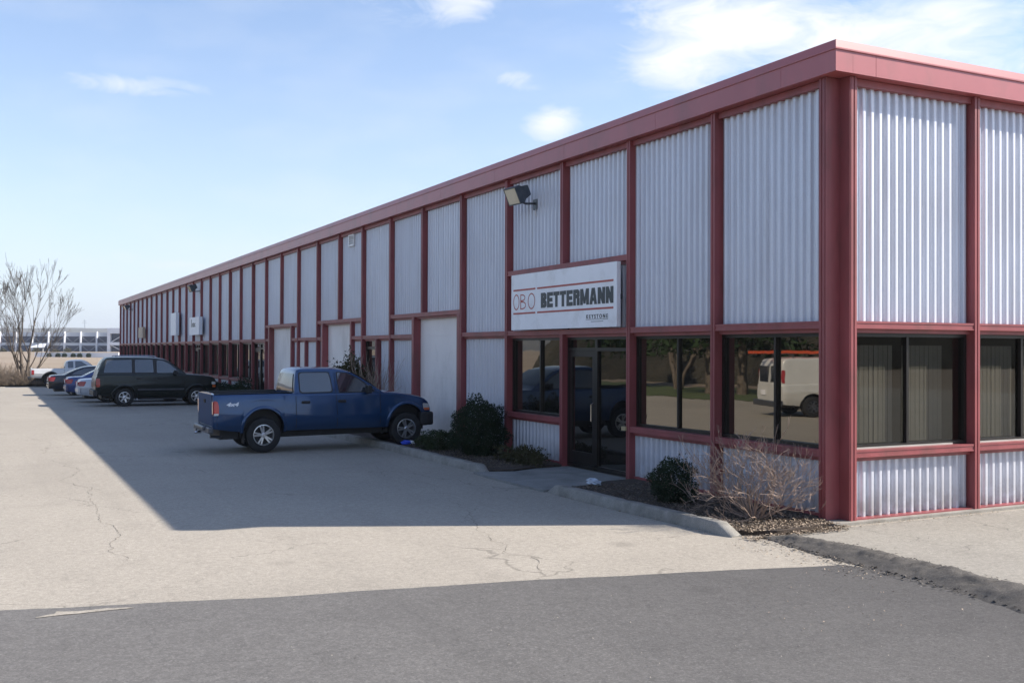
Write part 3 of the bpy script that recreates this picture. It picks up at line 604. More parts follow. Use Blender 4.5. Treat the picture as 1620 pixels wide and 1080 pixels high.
# BETTERMANN in heavy condensed capitals built from strokes
def glyphs(word, y0, z0, h, total, x, th, gap, name, parent, m, dy):
    mb = MB(); 
    wd = {'M': 1.35, 'I': .5, 'A': 1.12, 'N': 1.08}
    tot = sum(wd.get(c_, 1) for c_ in word); cw = (total - gap * (len(word) - 1)) / tot; u = 0
    def rect(u0, u1, v0, v1): mb.box(x, x + .004, y0 - u1, y0 - u0, z0 + v0, z0 + v1)
    qn = [0]
    def quad(p): # extruded quad of (u,v)
        qn[0] += 1; x_ = x - .0012 * (1 + qn[0] % 2)
        a = [(x_, y0 - q[0], z0 + q[1]) for q in p]; b_ = [(x + .003 - .0004 * (qn[0] % 2), y0 - q[0], z0 + q[1]) for q in p]; n = len(p)
        mb.add(a + b_, [tuple(range(n)), tuple(range(2 * n - 1, n - 1, -1))] + [(i, (i + 1) % n, n + (i + 1) % n, n + i) for i in range(n)])
    for c_ in word:
        W_ = wd.get(c_, 1) * cw; t_ = th; s_ = t_ * .8
        if c_ == 'B':
            rect(u, u + t_, 0, h); c0 = .25 * W_
            for v0, v1, q in ((0, h * .53, 0), (h * .47, h, .02 * W_)):
                rect(u + t_, u + W_ - c0 - q, v0, v0 + s_); rect(u + t_, u + W_ - c0 - q, v1 - s_, v1)
                quad([(u + W_ - t_ - q, v0 + s_ * .8), (u + W_ - c0 - q, v0), (u + W_ - q, v0 + c0 * .6), (u + W_ - q, v1 - c0 * .6), (u + W_ - c0 - q, v1), (u + W_ - t_ - q, v1 - s_ * .8)])
        elif c_ == 'E':
            rect(u, u + t_, 0, h); rect(u + t_, u + W_, 0, s_); rect(u + t_, u + W_, h - s_, h); rect(u + t_, u + W_ * .92, h / 2 - s_ / 2, h / 2 + s_ / 2)
        elif c_ == 'T': rect(u, u + W_, h - s_, h); rect(u + W_ / 2 - t_ / 2, u + W_ / 2 + t_ / 2, 0, h - s_)
        elif c_ == 'R':
            rect(u, u + t_, 0, h); c0 = .25 * W_; v0, v1 = h * .44, h
            rect(u + t_, u + W_ - c0, v0, v0 + s_); rect(u + t_, u + W_ - c0, v1 - s_, v1)
            quad([(u + W_ - t_, v0 + s_ * .8), (u + W_ - c0, v0), (u + W_, v0 + c0 * .6), (u + W_, v1 - c0 * .6), (u + W_ - c0, v1), (u + W_ - t_, v1 - s_ * .8)])
            quad([(u + W_ - t_, 0), (u + W_, 0), (u + W_, v0), (u + W_ - c0, v0 + s_ * .5), (u + W_ - t_, v0 + .001)])
        elif c_ == 'M':
            rect(u, u + t_, 0, h); rect(u + W_ - t_, u + W_, 0, h); m_ = u + W_ / 2
            quad([(u + t_ * .5, h), (u + t_ * 1.1, h), (m_ + t_ * .35, .08 * h), (m_ - t_ * .35, .08 * h)]); quad([(u + W_ - t_ * .5, h), (m_ + t_ * .35, .08 * h), (m_ - t_ * .35, .08 * h), (u + W_ - t_ * 1.1, h)])
        elif c_ == 'A':
            m_ = u + W_ / 2; quad([(u, 0), (u + t_, 0), (m_ + t_ * .15, h), (m_ - t_ * .55, h)]); quad([(u + W_ - t_, 0), (u + W_, 0), (m_ + t_ * .55, h), (m_ - t_ * .15, h)]); rect(u + W_ * .25, u + W_ * .75, h * .2, h * .2 + s_ * .85)
        elif c_ == 'N':
            rect(u, u + t_, 0, h); rect(u + W_ - t_, u + W_, 0, h); quad([(u + .002, h), (u + t_, h), (u + W_ - .002, 0), (u + W_ - t_, 0)])
        u += W_ + gap
    loc(mb, dy).build(name, m, parent)
glyphs('BETTERMANN', 7.92, 3.135, .30, 2.68, -.1245, .094, .024, 'bold_letters', sg, M['signdark'], 7.2)
text('small_letters', 'K E Y S T O N E', M['signdark'], sg, 6.16 - 7.2, 2.875, .075, .74, -.121, .02)
mb = MB(); mb.box(-.1225, -.119, 5.42 - 7.2, 6.18 - 7.2, 2.855, 2.863); mb.box(-.1225, -.119, 5.58 - 7.2, 6.0 - 7.2, 2.815, 2.824); mb.build('underline', M['signdark'], sg)
# far signs
def far_sign(label, y0, y1, z0, z1, m, x=-.22, rot=0, txt=None, depth=.18):
    s_ = empty('wall_sign', (0, (y0 + y1) / 2, z0), 0); tag(s_, label, 'sign'); h_ = (y1 - y0) / 2
    mb = MB()
    mb.add([(x - .0 - rot, -h_, 0), (x, h_, 0), (x + depth, h_, 0), (x + depth, -h_, 0), (x - rot, -h_, z1 - z0), (x, h_, z1 - z0), (x + depth, h_, z1 - z0), (x + depth, -h_, z1 - z0)], [(0, 1, 2, 3), (4, 7, 6, 5), (0, 4, 5, 1), (1, 5, 6, 2), (2, 6, 7, 3), (3, 7, 4, 0)])
    mb.build('sign_panel', m, s_)
    mb = MB(); mb.box(x + depth, .0, -h_ * .5, -h_ * .5 + .08, .1, z1 - z0 - .1); mb.box(x + depth, .0, h_ * .5 - .08, h_ * .5, .1, z1 - z0 - .1); mb.build('bracket', M['steelgrey'], s_)
    if txt: txt(s_, h_)
    return s_
def t1(s_, h_):
    mb = MB(); mb.box(-.226, -.219, .72, .86, .42, .84); mb.build('mark', M['signdark'], s_)
    text('letters', 'ntec', M['signdark'], s_, .55, .42, .26, .95, -.222, .02)
far_sign('white box sign with a dark mark, nearest of the far wall signs', 45.0, 47.9, 3.03, 3.97, M['signwhite'], txt=t1)
def t2(s_, h_):
    mb = MB(); mb.add([(-.24, .3, .3), (-.24, .05, .3), (-.23, .2, .95), (-.23, .45, .95)], [(0, 1, 2, 3)]); mb.build('mark', M['beige'], s_)
far_sign('tall narrow white sign on the far wall, left of the box sign', 52.3, 54.2, 3.08, 4.40, M['signwhite'], x=-.24, txt=t2)
far_sign('small beige sign near the far end of the long wall', 66.9, 69.2, 3.06, 3.82, M['beige'], x=-.24)

# floodlights
def floodlight(label):
    f_ = empty('floodlight'); tag(f_, label, 'floodlight', 'floodlights on the long wall')
    mb = MB()   # shoebox head facing out and down; local: wall at x=0, outward -x
    def hull(pts, prof): pass
    # head: tapered housing, lens facing -x and slightly down, turned up the wall (+y)
    ax = Vector((-.88, -.10, -.42)).normalized(); up = Vector((0, 0, 1)); sd = ax.cross(up).normalized(); up = sd.cross(ax).normalized()
    c0 = Vector((-.30, -.02, .14))
    def loop(d, w_, h_): return [c0 + ax * d + sd * (sx_ * w_) + up * (sy * h_) for sx_, sy in ((-1, -1), (1, -1), (1, 1), (-1, 1))]
    rings = [loop(.12, .20, .17), loop(.02, .20, .17), (loop(-.05, .17, .13)), loop(-.22, .13, .10), loop(-.24, .11, .08)]
    vs = [p for r in rings for p in r]; fs = [(i * 4 + k, i * 4 + (k + 1) % 4, (i + 1) * 4 + (k + 1) % 4, (i + 1) * 4 + k) for i in range(4) for k in range(4)] + [(16, 17, 18, 19)]
    mb.add(vs, fs); bd = mb.build('housing', M['lampgrey'], f_, bevel=.008, fix=True)
    mb = MB(); q = loop(.121, .175, .145); mb.add(q, [(0, 1, 2, 3)]); q = loop(.123, .20, .17); i_ = loop(.123, .175, .145); mb2 = MB(); mb2.add(q + i_, [(k, (k + 1) % 4, 4 + (k + 1) % 4, 4 + k) for k in range(4)])
    mb.build('lens', M['lampglass'], f_); mb2.build('bezel', M['lampgrey'], f_)
    mb = MB(); mb.tube([(0.12, .0, .0), (-.12, -.02, -.02), (-.18, -.02, .0), (-.22, -.02, .08)], .022, 8); mb.build('arm', M['steelgrey'], f_, smooth=True)
    mb = MB(); mb.box(.10, .125, -.08, .08, -.12, .08); mb.build('wall_bracket', M['lampgrey'], f_, bevel=.005)
    mb = MB(); mb.tube([(.12, -.02, -.1), (.08, -.06, -.16), (.11, -.04, -.24)], .012, 6); mb.build('conduit', M['white'], f_)
    return f_
fl = floodlight('grey floodlight high on the wall above the lettered sign'); fl.location = (0, 8.62, 5.33); fl.scale = (1.08, 1.08, 1.08)
f2 = copy_tree(fl); f2.location = (0, 46.6, 5.38); f2['label'] = 'grey floodlight high on the wall, middle one of the three'; f2.scale = (1.1, 1.1, 1.1)
f3 = copy_tree(fl); f3.location = (0, 75.9, 5.38); f3['label'] = 'distant grey floodlight at the far end of the wall'; f3.scale = (1.1, 1.1, 1.1)

# ------------------------------------------------------------------ kerbs, walk, planting beds
def kerb(pts, label, w_=.2, h_=.15):
    mb = MB(); rows = []
    P = []
    for a, b_ in zip(pts[:-1], pts[1:]):
        n = max(1, int(math.hypot(b_[0] - a[0], b_[1] - a[1]) / .12))
        for i in range(n): P.append((a[0] + (b_[0] - a[0]) * i / n, a[1] + (b_[1] - a[1]) * i / n))
    P.append(pts[-1])
    for i, (x, y) in enumerate(P):
        a = P[max(0, i - 1)]; b_ = P[min(len(P) - 1, i + 1)]; dx, dy = b_[0] - a[0], b_[1] - a[1]; L = math.hypot(dx, dy); nx, ny = dy / L, -dx / L
        e = min(i, len(P) - 1 - i); hh = h_ * (.12 if e == 0 else .55 if e == 1 else .93 if i % 13 == 6 else 1) + .008 * noise.noise(Vector((x * 3, y * 3, 0)))
        rg = .006 * noise.noise(Vector((x * 11, y * 11, 2)))
        rows.append([(x + nx * d, y + ny * d, z) for d, z in ((-w_ / 2 - .02, -.02), (-w_ / 2, hh - .03 + rg), (-w_ / 2 + .025, hh + rg), (w_ / 2 - .03, hh - .004), (w_ / 2 - .008, hh - .03), (w_ / 2, -.02))])
    mb.grid(rows); mb.f.append(tuple(range(6))[::-1]); n = len(mb.v); mb.f.append(tuple(range(n - 6, n)))
    o = mb.build('kerb', M['concrete'], smooth=True, ang=50, fix=True); tag(o, label, 'kerb', 'concrete kerbs of the planting beds'); return o
kerb([(-1.72, -.10), (-1.73, .6), (-1.80, 2.2), (-1.82, 4.4)], 'concrete kerb in front of the bare red-twigged bush')
kerb([(-1.70, 7.12), (-1.72, 9.7), (-1.74, 13.1), (-1.9, 16.2), (-1.9, 16.9)], 'concrete kerb running under the front of the blue pickup')
kerb([(-1.7, 31.6), (-1.7, 38), (-1.7, 45.2)], 'far concrete kerb in front of the low dark shrubs')
slab('entrance_walk', jag([(-1.95, 4.45), (-2.0, 5.4), (-2.0, 6.4), (-1.95, 7.15), (-1.6, 7.1)], .2, .02) + [(-1.2, 6.95), (-.6, 7.2), (.13, 7.25), (.13, 4.9), (-.5, 4.85), (-1.1, 4.5)], .034, M['apron'])
def bed(name, pts, z):
    P = jag(pts, .2, .03, 5); mb = MB()
    cx = sum(p[0] for p in P) / len(P)
    slab(name, P, z, M['mulch'])
bed('planting_bed', [(-1.66, -.0), (-1.66, .6), (-1.73, 2.2), (-1.74, 4.42), (-1.1, 4.5), (-.5, 4.85), (.1, 4.88), (.1, .25), (-.1, .1), (-.25, -.12), (-.7, -.22), (-1.2, -.24), (-1.66, 0)], .062)
bed('planting_bed', [(-1.63, 7.2), (-1.65, 9.7), (-1.68, 13.1), (-1.85, 16.7), (.1, 16.7), (.1, 7.27), (-.6, 7.22), (-1.2, 6.97), (-1.63, 7.1)], .066)
bed('planting_bed', [(-1.63, 31.6), (-1.63, 45.2), (.1, 45.2), (.1, 31.6), (-1.63, 31.6)], .06)
bed('planting_bed', [(-1.5, 16.9), (-1.5, 20.1), (.1, 20.1), (.1, 16.75), (-1.5, 16.9)], .06)
# mulch chips and leaf litter (uncountable)
def litter(name, areas, n, m, label, s0, s1, seed):
    rr = random.Random(seed); mb = MB(); tot = sum(a[4] for a in areas)
    for x0, x1, y0, y1, wt, z in areas:
        for _ in range(int(n * wt / tot)):
            x, y = rr.uniform(x0, x1), rr.uniform(y0, y1); s_ = rr.uniform(s0, s1); a = rr.uniform(0, PI); t1_, t2_ = rr.uniform(-.5, .5), rr.uniform(-.5, .5)
            dx, dy = math.cos(a) * s_, math.sin(a) * s_; ex, ey = -dy * .5, dx * .5; h_ = z + rr.uniform(.004, .02)
            mb.add([(x - dx, y - dy, h_ - t1_ * s_ * .5), (x + ex, y + ey, h_ + t2_ * s_ * .5 + .006), (x + dx, y + dy, h_ + t1_ * s_ * .5), (x - ex, y - ey, h_ - t2_ * s_ * .4)], [(0, 1, 2, 3)])
    o = mb.build(name, m); tag(o, label, name.replace('_', ' '), kind='stuff'); return o
litter('leaf_litter', [(-1.6, -.1, -.18, .4, 6, .055), (-1.5, -.1, .3, 1.4, 3, .06), (-1.75, -.2, -.42, -.2, 2.2, .012), (-1.0, 0, -.3, -.15, 1.5, .02)], 4200, M['dryleaf'], 'dry tan leaves scattered at the corner of the bed', .006, .024, 1)
litter('bark_chips', [(-1.6, 0, .3, 4.4, 5, .062), (-1.55, 0, 7.3, 11, 4, .066)], 5200, M['brush'], 'brown bark chips covering the planting beds', .01, .03, 2)
litter('loose_gravel', [(-2.2, -1.5, -2.6, -.4, 3, .006), (-1.0, 3, -.3, -.14, 2, .01), (-2.0, -1.84, .2, 4.3, 2, .004), (-4, -2, -4, -2, .5, .008)], 900, M['dryleaf'], 'loose grit along the berm and wall base', .006, .016, 3)
litter('asphalt_crumbs', [(-1.75, -1.05, -1.6, -.4, 3, .01), (-1.8, -1.5, -4.5, -1.6, 3, .008), (-1.1, -.8, -5, -1, 2, .008), (-1.9, -1.2, -9, -4, 2, .008)], 900, M['berm'], 'broken asphalt crumbs along both edges of the berm', .008, .03, 5)
litter('pale_pebbles', [(-8, -1.6, -6, -2, 3, .008), (-.8, 3, -2, -.2, 1, .01), (-9, -3, -1, 3, .6, .003)], 620, M['concrete'], 'small pale stones scattered on the asphalt', .002, .008, 4)

# ------------------------------------------------------------------ shrubs, bushes and trees
def leaf_cloud(mb, c, r, n, s0, s1, seed, rough=.25, flat=.25, up=0):
    rr = random.Random(seed)
    for _ in range(n):
        d = Vector((rr.gauss(0, 1), rr.gauss(0, 1), rr.gauss(0, 1))).normalized(); k = rr.random() ** .28
        lump = 1 + rough * noise.noise(d * 2.2 + Vector((seed, 0, 0))) * 1.6 + rough * .7 * noise.noise(d * 5 + Vector((0, seed, 0)))
        p = Vector((d.x * r[0], d.y * r[1], d.z * r[2])) * k * lump; 
        if p.z < -r[2] * (1 - flat): p.z = -r[2] * (1 - flat) * rr.uniform(.8, 1)
        p += Vector(c)
        a = Vector((rr.gauss(0, 1), rr.gauss(0, 1), rr.gauss(0, 1) + up)).normalized(); a = (a + d * .6).normalized(); b_ = a.cross(Vector((rr.gauss(0, 1), rr.gauss(0, 1), rr.gauss(0, 1)))).normalized(); s_ = rr.uniform(s0, s1)
        mb.add([p - b_ * s_ * .3, p + b_ * s_ * .3, p + a * s_], [(0, 1, 2)])
def branch(mb, p, d, L, r, depth, rr, spread=.6, seg=4, droop=0, curl=.25, kids=(2, 4), taper=.62, minr=.0022, up=.08):
    pts = [p]; rs = [r]; q = p.copy(); dd = d.copy()
    for i in range(seg):
        dd = (dd + Vector((rr.uniform(-1, 1), rr.uniform(-1, 1), rr.uniform(-1, 1))) * curl * .5 + Vector((0, 0, up - droop))).normalized(); q = q + dd * (L / seg); pts.append(q.copy()); rs.append(max(minr, r * (1 - (1 - taper) * (i + 1) / seg)))
    mb.tube(pts, rs, 5 if r > .03 else 4 if r > .008 else 3, cap=False)
    if depth <= 0: return
    for k in range(rr.randint(*kids)):
        i = rr.randint(max(1, seg // 2), seg) if k else seg; base = pts[i]
        ax = Vector((rr.uniform(-1, 1), rr.uniform(-1, 1), rr.uniform(-.6, 1))).normalized(); nd = (dd + ax * spread * rr.uniform(.6, 1.3)).normalized()
        branch(mb, base, nd, L * rr.uniform(.55, .85), max(minr, rs[i] * rr.uniform(.55, .8)), depth - 1, rr, spread, max(2, seg - 1), droop, curl, kids, taper, minr, up)
def shrub(label, loc_, r, n, m, seed, leaf=(.03, .07), rough=.25, group=None, name='evergreen_shrub', flat=.2):
    s_ = empty(name, loc_); tag(s_, label, 'shrub', group)
    mb = MB(); rr = random.Random(seed)
    for k in range(9):
        a = rr.uniform(0, 2 * PI); mb.tube([(0, 0, -.04), (math.cos(a) * r[0] * .3, math.sin(a) * r[1] * .3, r[2] * .6), (math.cos(a) * r[0] * .6, math.sin(a) * r[1] * .6, r[2] * 1.2)], [.018, .012, .005], 4)
    mb.build('stem', M['bark'], s_)
    mb = MB(); leaf_cloud(mb, (0, 0, r[2] * (1 - flat)), r, n, leaf[0], leaf[1], seed, rough, flat); mb.build('foliage', m, s_); return s_
shrub('small dark evergreen shrub in the bed beside the bare bush', (-.92, 2.35, .06), (.36, .36, .36), 6000, M['leaf_dark'], 11, (.02, .05), .27)
shrub('big dark rounded evergreen shrub left of the entrance window', (-.62, 9.75, .06), (.60, .62, .66), 15000, M['leaf_dark'], 12, (.025, .065), .26)
shrub('low olive green shrub between the big shrub and pickup', (-.95, 11.2, .06), (.5, .55, .24), 6000, M['leaf_mid'], 13, (.02, .05), .25)
shrub('low ragged brownish groundcover clump under the entrance window', (-.5, 7.95, .06), (.35, .75, .17), 1800, M['leaf_olive'], 14, (.03, .09), .5, name='groundcover_clump')
shrub('tall dark spiky shrub rising behind the blue pickup hood', (-.75, 18.1, .05), (.55, .95, 1.05), 7000, M['leaf_olive'], 15, (.04, .12), .45, flat=.1)
lb = ['row end nearest the garage doors', 'second along the row', 'middle of the row', 'fourth along the row', 'row end nearest the SUV']
for i, y in enumerate((33.2, 35.3, 37.6, 39.9, 42.2)):
    shrub('low dark shrub under the far windows, ' + lb[i], (-.72, y, .05), (.6, 1.25, .42), 3000, M['leaf_dark'], 20 + i, (.04, .09), .2, 'low dark shrubs under the far windows')
shrub('taller dark shrub standing beside the far numbered door', (-.75, 31.9, .05), (.42, .5, .62), 2600, M['leaf_dark'], 27, (.04, .09), .3)
# big bare bush at the corner
rr = random.Random(5); bb_ = empty('bare_bush', (-.84, .62, .05)); tag(bb_, 'bare red-twigged bush spreading in front of the corner window', 'bush')
mb = MB()
for k in range(38):
    a = rr.uniform(0, 2 * PI); el_ = rr.uniform(.2, 1.25); d = Vector((math.cos(a) * math.cos(el_) * .8, (math.sin(a) + .05) * math.cos(el_) * 1.0, math.sin(el_))).normalized()
    branch(mb, Vector((rr.uniform(-.06, .06), rr.uniform(-.1, .1), 0)), d, rr.uniform(.33, .56), rr.uniform(.007, .013), 4, rr, .75, 4, 0, .42, (2, 3), .62, .0024, .035)
mb.v = [(x if x < .72 else .72 + (x - .72) * .1, y if y > -.5 else -.5 + (y + .5) * .35, max(z, .01)) for x, y, z in mb.v]
mb.build('twigs', M['twig'], bb_)
rr = random.Random(6); b2 = empty('bare_bush', (-.8, 16.2, .05)); tag(b2, 'pale leafless bush behind the hood of the blue pickup', 'bush'); mb = MB()
for k in range(26):
    a = rr.uniform(0, 2 * PI); el_ = rr.uniform(.9, 1.4); d = Vector((math.cos(a) * math.cos(el_), math.sin(a) * math.cos(el_), math.sin(el_))).normalized()
    branch(mb, Vector((rr.uniform(-.1, .1), rr.uniform(-.3, .3), 0)), d, rr.uniform(.75, 1.05), .012, 2, rr, .4, 5, 0, .3, (2, 3), .6, .004, .06)
mb.build('twigs', M['twig'], b2)
# trees beyond the lot
def bare_tree(label, loc_, stems, seed, group=None, depth=6, H=1.08, name='bare_tree'):
    t_ = empty(name, loc_); tag(t_, label, 'tree', group); rr = random.Random(seed); tk = MB(); cr_ = MB()
    for (d, L, r) in stems:
        p = Vector((rr.uniform(-.15, .15), rr.uniform(-.15, .15), -.2)); pts = [p]; rs = [r]; dd = Vector(d).normalized(); q = p.copy()
        for i in range(5):
            dd = (dd + Vector((rr.uniform(-.1, .1), rr.uniform(-.1, .1), .05))).normalized(); q = q + dd * L / 5; pts.append(q.copy()); rs.append(r * (1 - .09 * (i + 1)))
        tk.tube(pts, rs, 7)
        for k in range(2): branch(cr_, pts[-1], (dd + Vector((rr.uniform(-.25, .25), rr.uniform(-.25, .25), .35))).normalized(), L * .62 * H, rs[-1] * .8, depth - 1, rr, .36, 4, 0, .26, (2, 3), .6, .007, .07)
        for i in (2, 3, 4):
            nd = (dd + Vector((rr.uniform(-1, 1), rr.uniform(-1, 1), .3)) * .8).normalized(); branch(cr_, pts[i], nd, L * .5 * H, rs[i] * .5, depth - 2, rr, .42, 4, 0, .28, (2, 3), .6, .007, .06)
    tk.build('trunk', M['bark'], t_, smooth=True, ang=60); cr_.build('crown', M['bark'], t_); return t_
bare_tree('leafless multi-stemmed tree at the far edge of the lot', (-7.9, 61.7, -.05), [((-.10, 0, 1), 2.5, .13), ((.12, .1, 1), 2.6, .12), ((.42, 0, 1), 2.1, .08), ((-.22, 0, 1), 2.4, .08)], 21)
bare_tree('leafless tree cut off by the left edge of the photo', (-11.3, 60.5, -.05), [((.12, 0, 1), 2.7, .12), ((.5, .1, 1), 2.2, .08), ((-.3, 0, 1), 2.6, .09)], 33)
# brushy thicket on the bank
mb = MB(); rr = random.Random(8)
for _ in range(7000):
    x = rr.uniform(-14, 6) ; y = rr.uniform(60.2, 62 + 60 * rr.random() ** 2); 
    if x > -5 and rr.random() < .6: continue
    h_ = rr.uniform(.35, 1.25) * (1 if x < -6.5 else .55); z = terr(x, y) - .05
    p = Vector((x, y, z)); d = Vector((rr.uniform(-.5, .5), rr.uniform(-.5, .5), 1)).normalized()
    q = p + d * h_ * .6; mb.tube([p, q, q + (d + Vector((rr.uniform(-.5, .5), 0, 0))) * h_ * .4], [.016, .012, .006], 3, cap=False)
    for k in range(3):
        b_ = p + d * h_ * rr.uniform(.25, .6); mb.tube([b_, b_ + Vector((rr.uniform(-.6, .6), rr.uniform(-.4, .4), rr.uniform(.1, .6))) * h_ * .6], [.009, .005], 3, cap=False)
o = mb.build('brush_thicket', M['brush']); tag(o, 'tangled dry brown brush on the bank beyond the lot', 'brush', kind='stuff')

# ------------------------------------------------------------------ distant office
ofx = Vector((-6.4, 403, 0)); ox_ = Vector((38.1, -19.3, 0)).normalized(); oy_ = Vector((-ox_.y, ox_.x, 0)) # along the facade, away from camera
ofc = empty('office_block', (-6.4, 403, .3), math.atan2(ox_.y, ox_.x)); tag(ofc, 'long white two-storey office block with glass bands in the distance', 'building')
B = 5.8
def obox(a, b_, c_, d, e, f): mb.box(a, b_, c_, d, e, f)
mb = MB(); mb.box(-60, 42, .6, 30, -2, 7.6); mb.build('wall', M['officeband'], ofc)
mb = MB(); mb.box(-60, 40.5, .55, .6, 3.95, 6.25); mb.box(-60, 40.5, .55, .6, .75, 2.95); mb.build('window_band', M['officeglass'], ofc)
mb = MB(); x = -58.1
while x < 40: mb.box(x - .2, x + .2, -.4, .55, -1, 8.0); x += B
mb.build('column', M['officewhite'], ofc)
mb = MB(); x = -58.1
while x < 38:
    for z0, z1 in ((.8, 2.9), (4.0, 6.2)):
        mb.tube([(x + .3, .3, z1), (x + B / 2, .3, z0)], .05, 4); mb.tube([(x + B / 2, .3, z0), (x + B - .3, .3, z1)], .05, 4)
    x += B
mb.build('brace', M['officeband'], ofc)
mb = MB(); mb.box(39.6, 40.6, -3, 12, -1, 9.2); mb.box(40.6, 52, -3, 12, 7.3, 9.2); mb.box(40.6, 52, -3, -2.2, 3.1, 4.2); mb.box(40.6, 52, -3, -2.2, -1, .6); mb.box(46.2, 47, -3, -2.3, .6, 7.3); mb.tube([(40.8, -2.6, 4.2), (46, -2.6, 7.2)], .15, 4); mb.tube([(40.8, -2.6, 3.1), (46, -2.6, .6)], .15, 4); mb.build('end_bay', M['officewhite'], ofc)
mb = MB(); mb.box(40.6, 52, -1.5, 11, -1, 7.3); mb.build('end_glass', M['officeglass'], ofc)
mb = MB(); mb.add([(12, -4, 2.3), (17.6, -4, 2.3), (17, -1, 3.6), (15, -1, 3.6), (12, -4, 2.1), (17.6, -4, 2.1), (17, -1, 3.4), (15, -1, 3.4)], [(0, 1, 2, 3), (7, 6, 5, 4), (0, 4, 5, 1), (1, 5, 6, 2), (2, 6, 7, 3), (3, 7, 4, 0)]); mb.box(12.5, 12.7, -3.8, -3.6, -1, 2.1); mb.box(17, 17.2, -3.8, -3.6, -1, 2.1); mb.build('entrance_canopy', M['officewhite'], ofc)
rw = empty('retaining_wall', (-13.5, 295, 0), math.atan2(ox_.y, ox_.x)); tag(rw, 'low white retaining wall below the distant office block', 'wall')
mb = MB(); mb.box(16, 38, 0, .5, -1, 1.0); mb.box(16, 38, -.08, .58, 1.0, 1.15); mb.build('wall_face', M['officewhite'], rw)
mbp = None
for i in range(6):
    fwd = 5.0; px = 20.5 + i * 2.0 + (i % 2) * .3
    p = Vector((-13.5, 295, 0)) + ox_ * px - oy_ * 1.6
    w_ = ['first', 'second', 'third', 'fourth', 'fifth', 'last'][i]
    if i == 0: mbp = shrub('round dark shrub before the distant white wall, first from the left', (p.x, p.y, -.1), (.62, .62, .62), 900, M['leaf_dark'], 50, (.12, .25), .2, 'round shrubs before the distant white wall')
    else: c_ = copy_tree(mbp); c_.location = (p.x, p.y, -.1); c_.rotation_euler = (0, 0, i); c_['label'] = 'round dark shrub before the distant white wall, %s from the left' % w_ if i < 5 else 'round dark shrub before the distant white wall, nearest the long building'
for i, (x, h_) in enumerate(((-2, 2.4), (4, 1.7), (9, 2.6), (15.5, 2.0), (19.5, 2.5))):
    p = Vector((-4.2, 368, 0)) + ox_ * x
    shrub(['small tree-like bush at the foot of the distant office, far left', 'low bush at the foot of the distant office, left', 'tall bush beside the distant office entrance canopy', 'low bush right of the distant office canopy', 'bush left of the distant white wall'][i], (p.x, p.y, 0), (1.3, 1.3, h_ / 2), 700, M['leaf_olive'], 60 + i, (.2, .45), .4, name='distant_bush')
# radio mast on the ridge
mst = empty('radio_mast', (197, 2688, 40)); tag(mst, 'thin radio mast standing on the distant ridge', 'mast')
mb = MB(); mb.tube([(0, 0, -5), (0, 0, 32)], [.9, .5], 4); mb.build('pole', M['lampgrey'], mst); mb = MB(); mb.tube([(-6, 0, 24), (6, 0, 24)], .4, 4); mb.tube([(-4, 0, 28), (4, 0, 28)], .35, 4); mb.build('cross_arm', M['lampgrey'], mst)

# pines across the lot (seen mirrored in the windows)
def pine(label, loc_, H_, seed):
    t_ = empty('pine_tree', loc_); tag(t_, label, 'tree', 'pines across the lot'); rr = random.Random(seed)
    mb = MB(); mb.tube([(0, 0, -.2), (.05, 0, H_ * .5), (0, .05, H_)], [.3, .2, .04], 8); mb.build('trunk', M['bark'], t_)
    mb = MB()
    for i in range(16):
        z = H_ * (.22 + .75 * i / 16); r_ = H_ * .30 * (1 - i / 17) + .3
        for k in range(5):
            a = rr.uniform(0, 2 * PI); leaf_cloud(mb, (math.cos(a) * r_ * .6, math.sin(a) * r_ * .6, z), (r_ * .55, r_ * .55, .45), 90, .2, .5, seed * 50 + i * 5 + k, .4, 0)
    mb.build('crown', M['pine'], t_); return t_
pine('tall dark pine across the lot, mirrored in the windows', (-24.5, 32, 0), 11, 3)
pine('shorter dark pine across the lot beside the van', (-27, 24, 0), 8, 4)
pine('broad dark pine across the lot by the grass', (-26, 44, 0), 10, 5)
bt = bare_tree('leafless tree across the lot near the road, mirrored in the glass', (-29, 27, 0), [((-.1, 0, 1), 3.2, .2), ((.3, .1, 1), 3.0, .16), ((-.3, .2, 1), 2.8, .14)], 77)
b3 = copy_tree(bt); b3.location = (-27.5, 38.5, 0); b3.rotation_euler = (0, 0, 2); b3['label'] = 'leafless tree across the lot between the dark pines'
b4 = copy_tree(bt); b4.location = (-31, 16, 0); b4.rotation_euler = (0, 0, 4); b4['label'] = 'leafless tree across the lot farthest behind the van'
# ------------------------------------------------------------------ vehicles
def chaikin(P, it=2, closed=False):
    for _ in range(it):
        Q = [] if closed else [P[0]]
        n = len(P) if closed else len(P) - 1
        for i in range(n):
            a, b_ = P[i], P[(i + 1) % len(P)]
            Q.append((a[0] * .75 + b_[0] * .25, a[1] * .75 + b_[1] * .25)); Q.append((a[0] * .25 + b_[0] * .75, a[1] * .25 + b_[1] * .75))
        if not closed: Q.append(P[-1])
        P = Q
    return P
def fillet(P, r, n=4):
    out = []
    for i in range(len(P)):
        a, b_, c_ = Vector(P[i - 1]), Vector(P[i]), Vector(P[(i + 1) % len(P)])
        d1, d2 = a - b_, c_ - b_; r1 = min(r, d1.length * .45, d2.length * .45); p, q = b_ + d1.normalized() * r1, b_ + d2.normalized() * r1
        for k in range(n + 1):
            t_ = k / n; out.append(tuple(p * (1 - t_) ** 2 + b_ * 2 * t_ * (1 - t_) + q * t_ * t_))
    return out
def interp(P, x):
    if x <= P[0][0]: return P[0][1]
    for a, b_ in zip(P[:-1], P[1:]):
        if x <= b_[0]: return a[1] + (b_[1] - a[1]) * (x - a[0]) / max(1e-9, b_[0] - a[0])
    return P[-1][1]
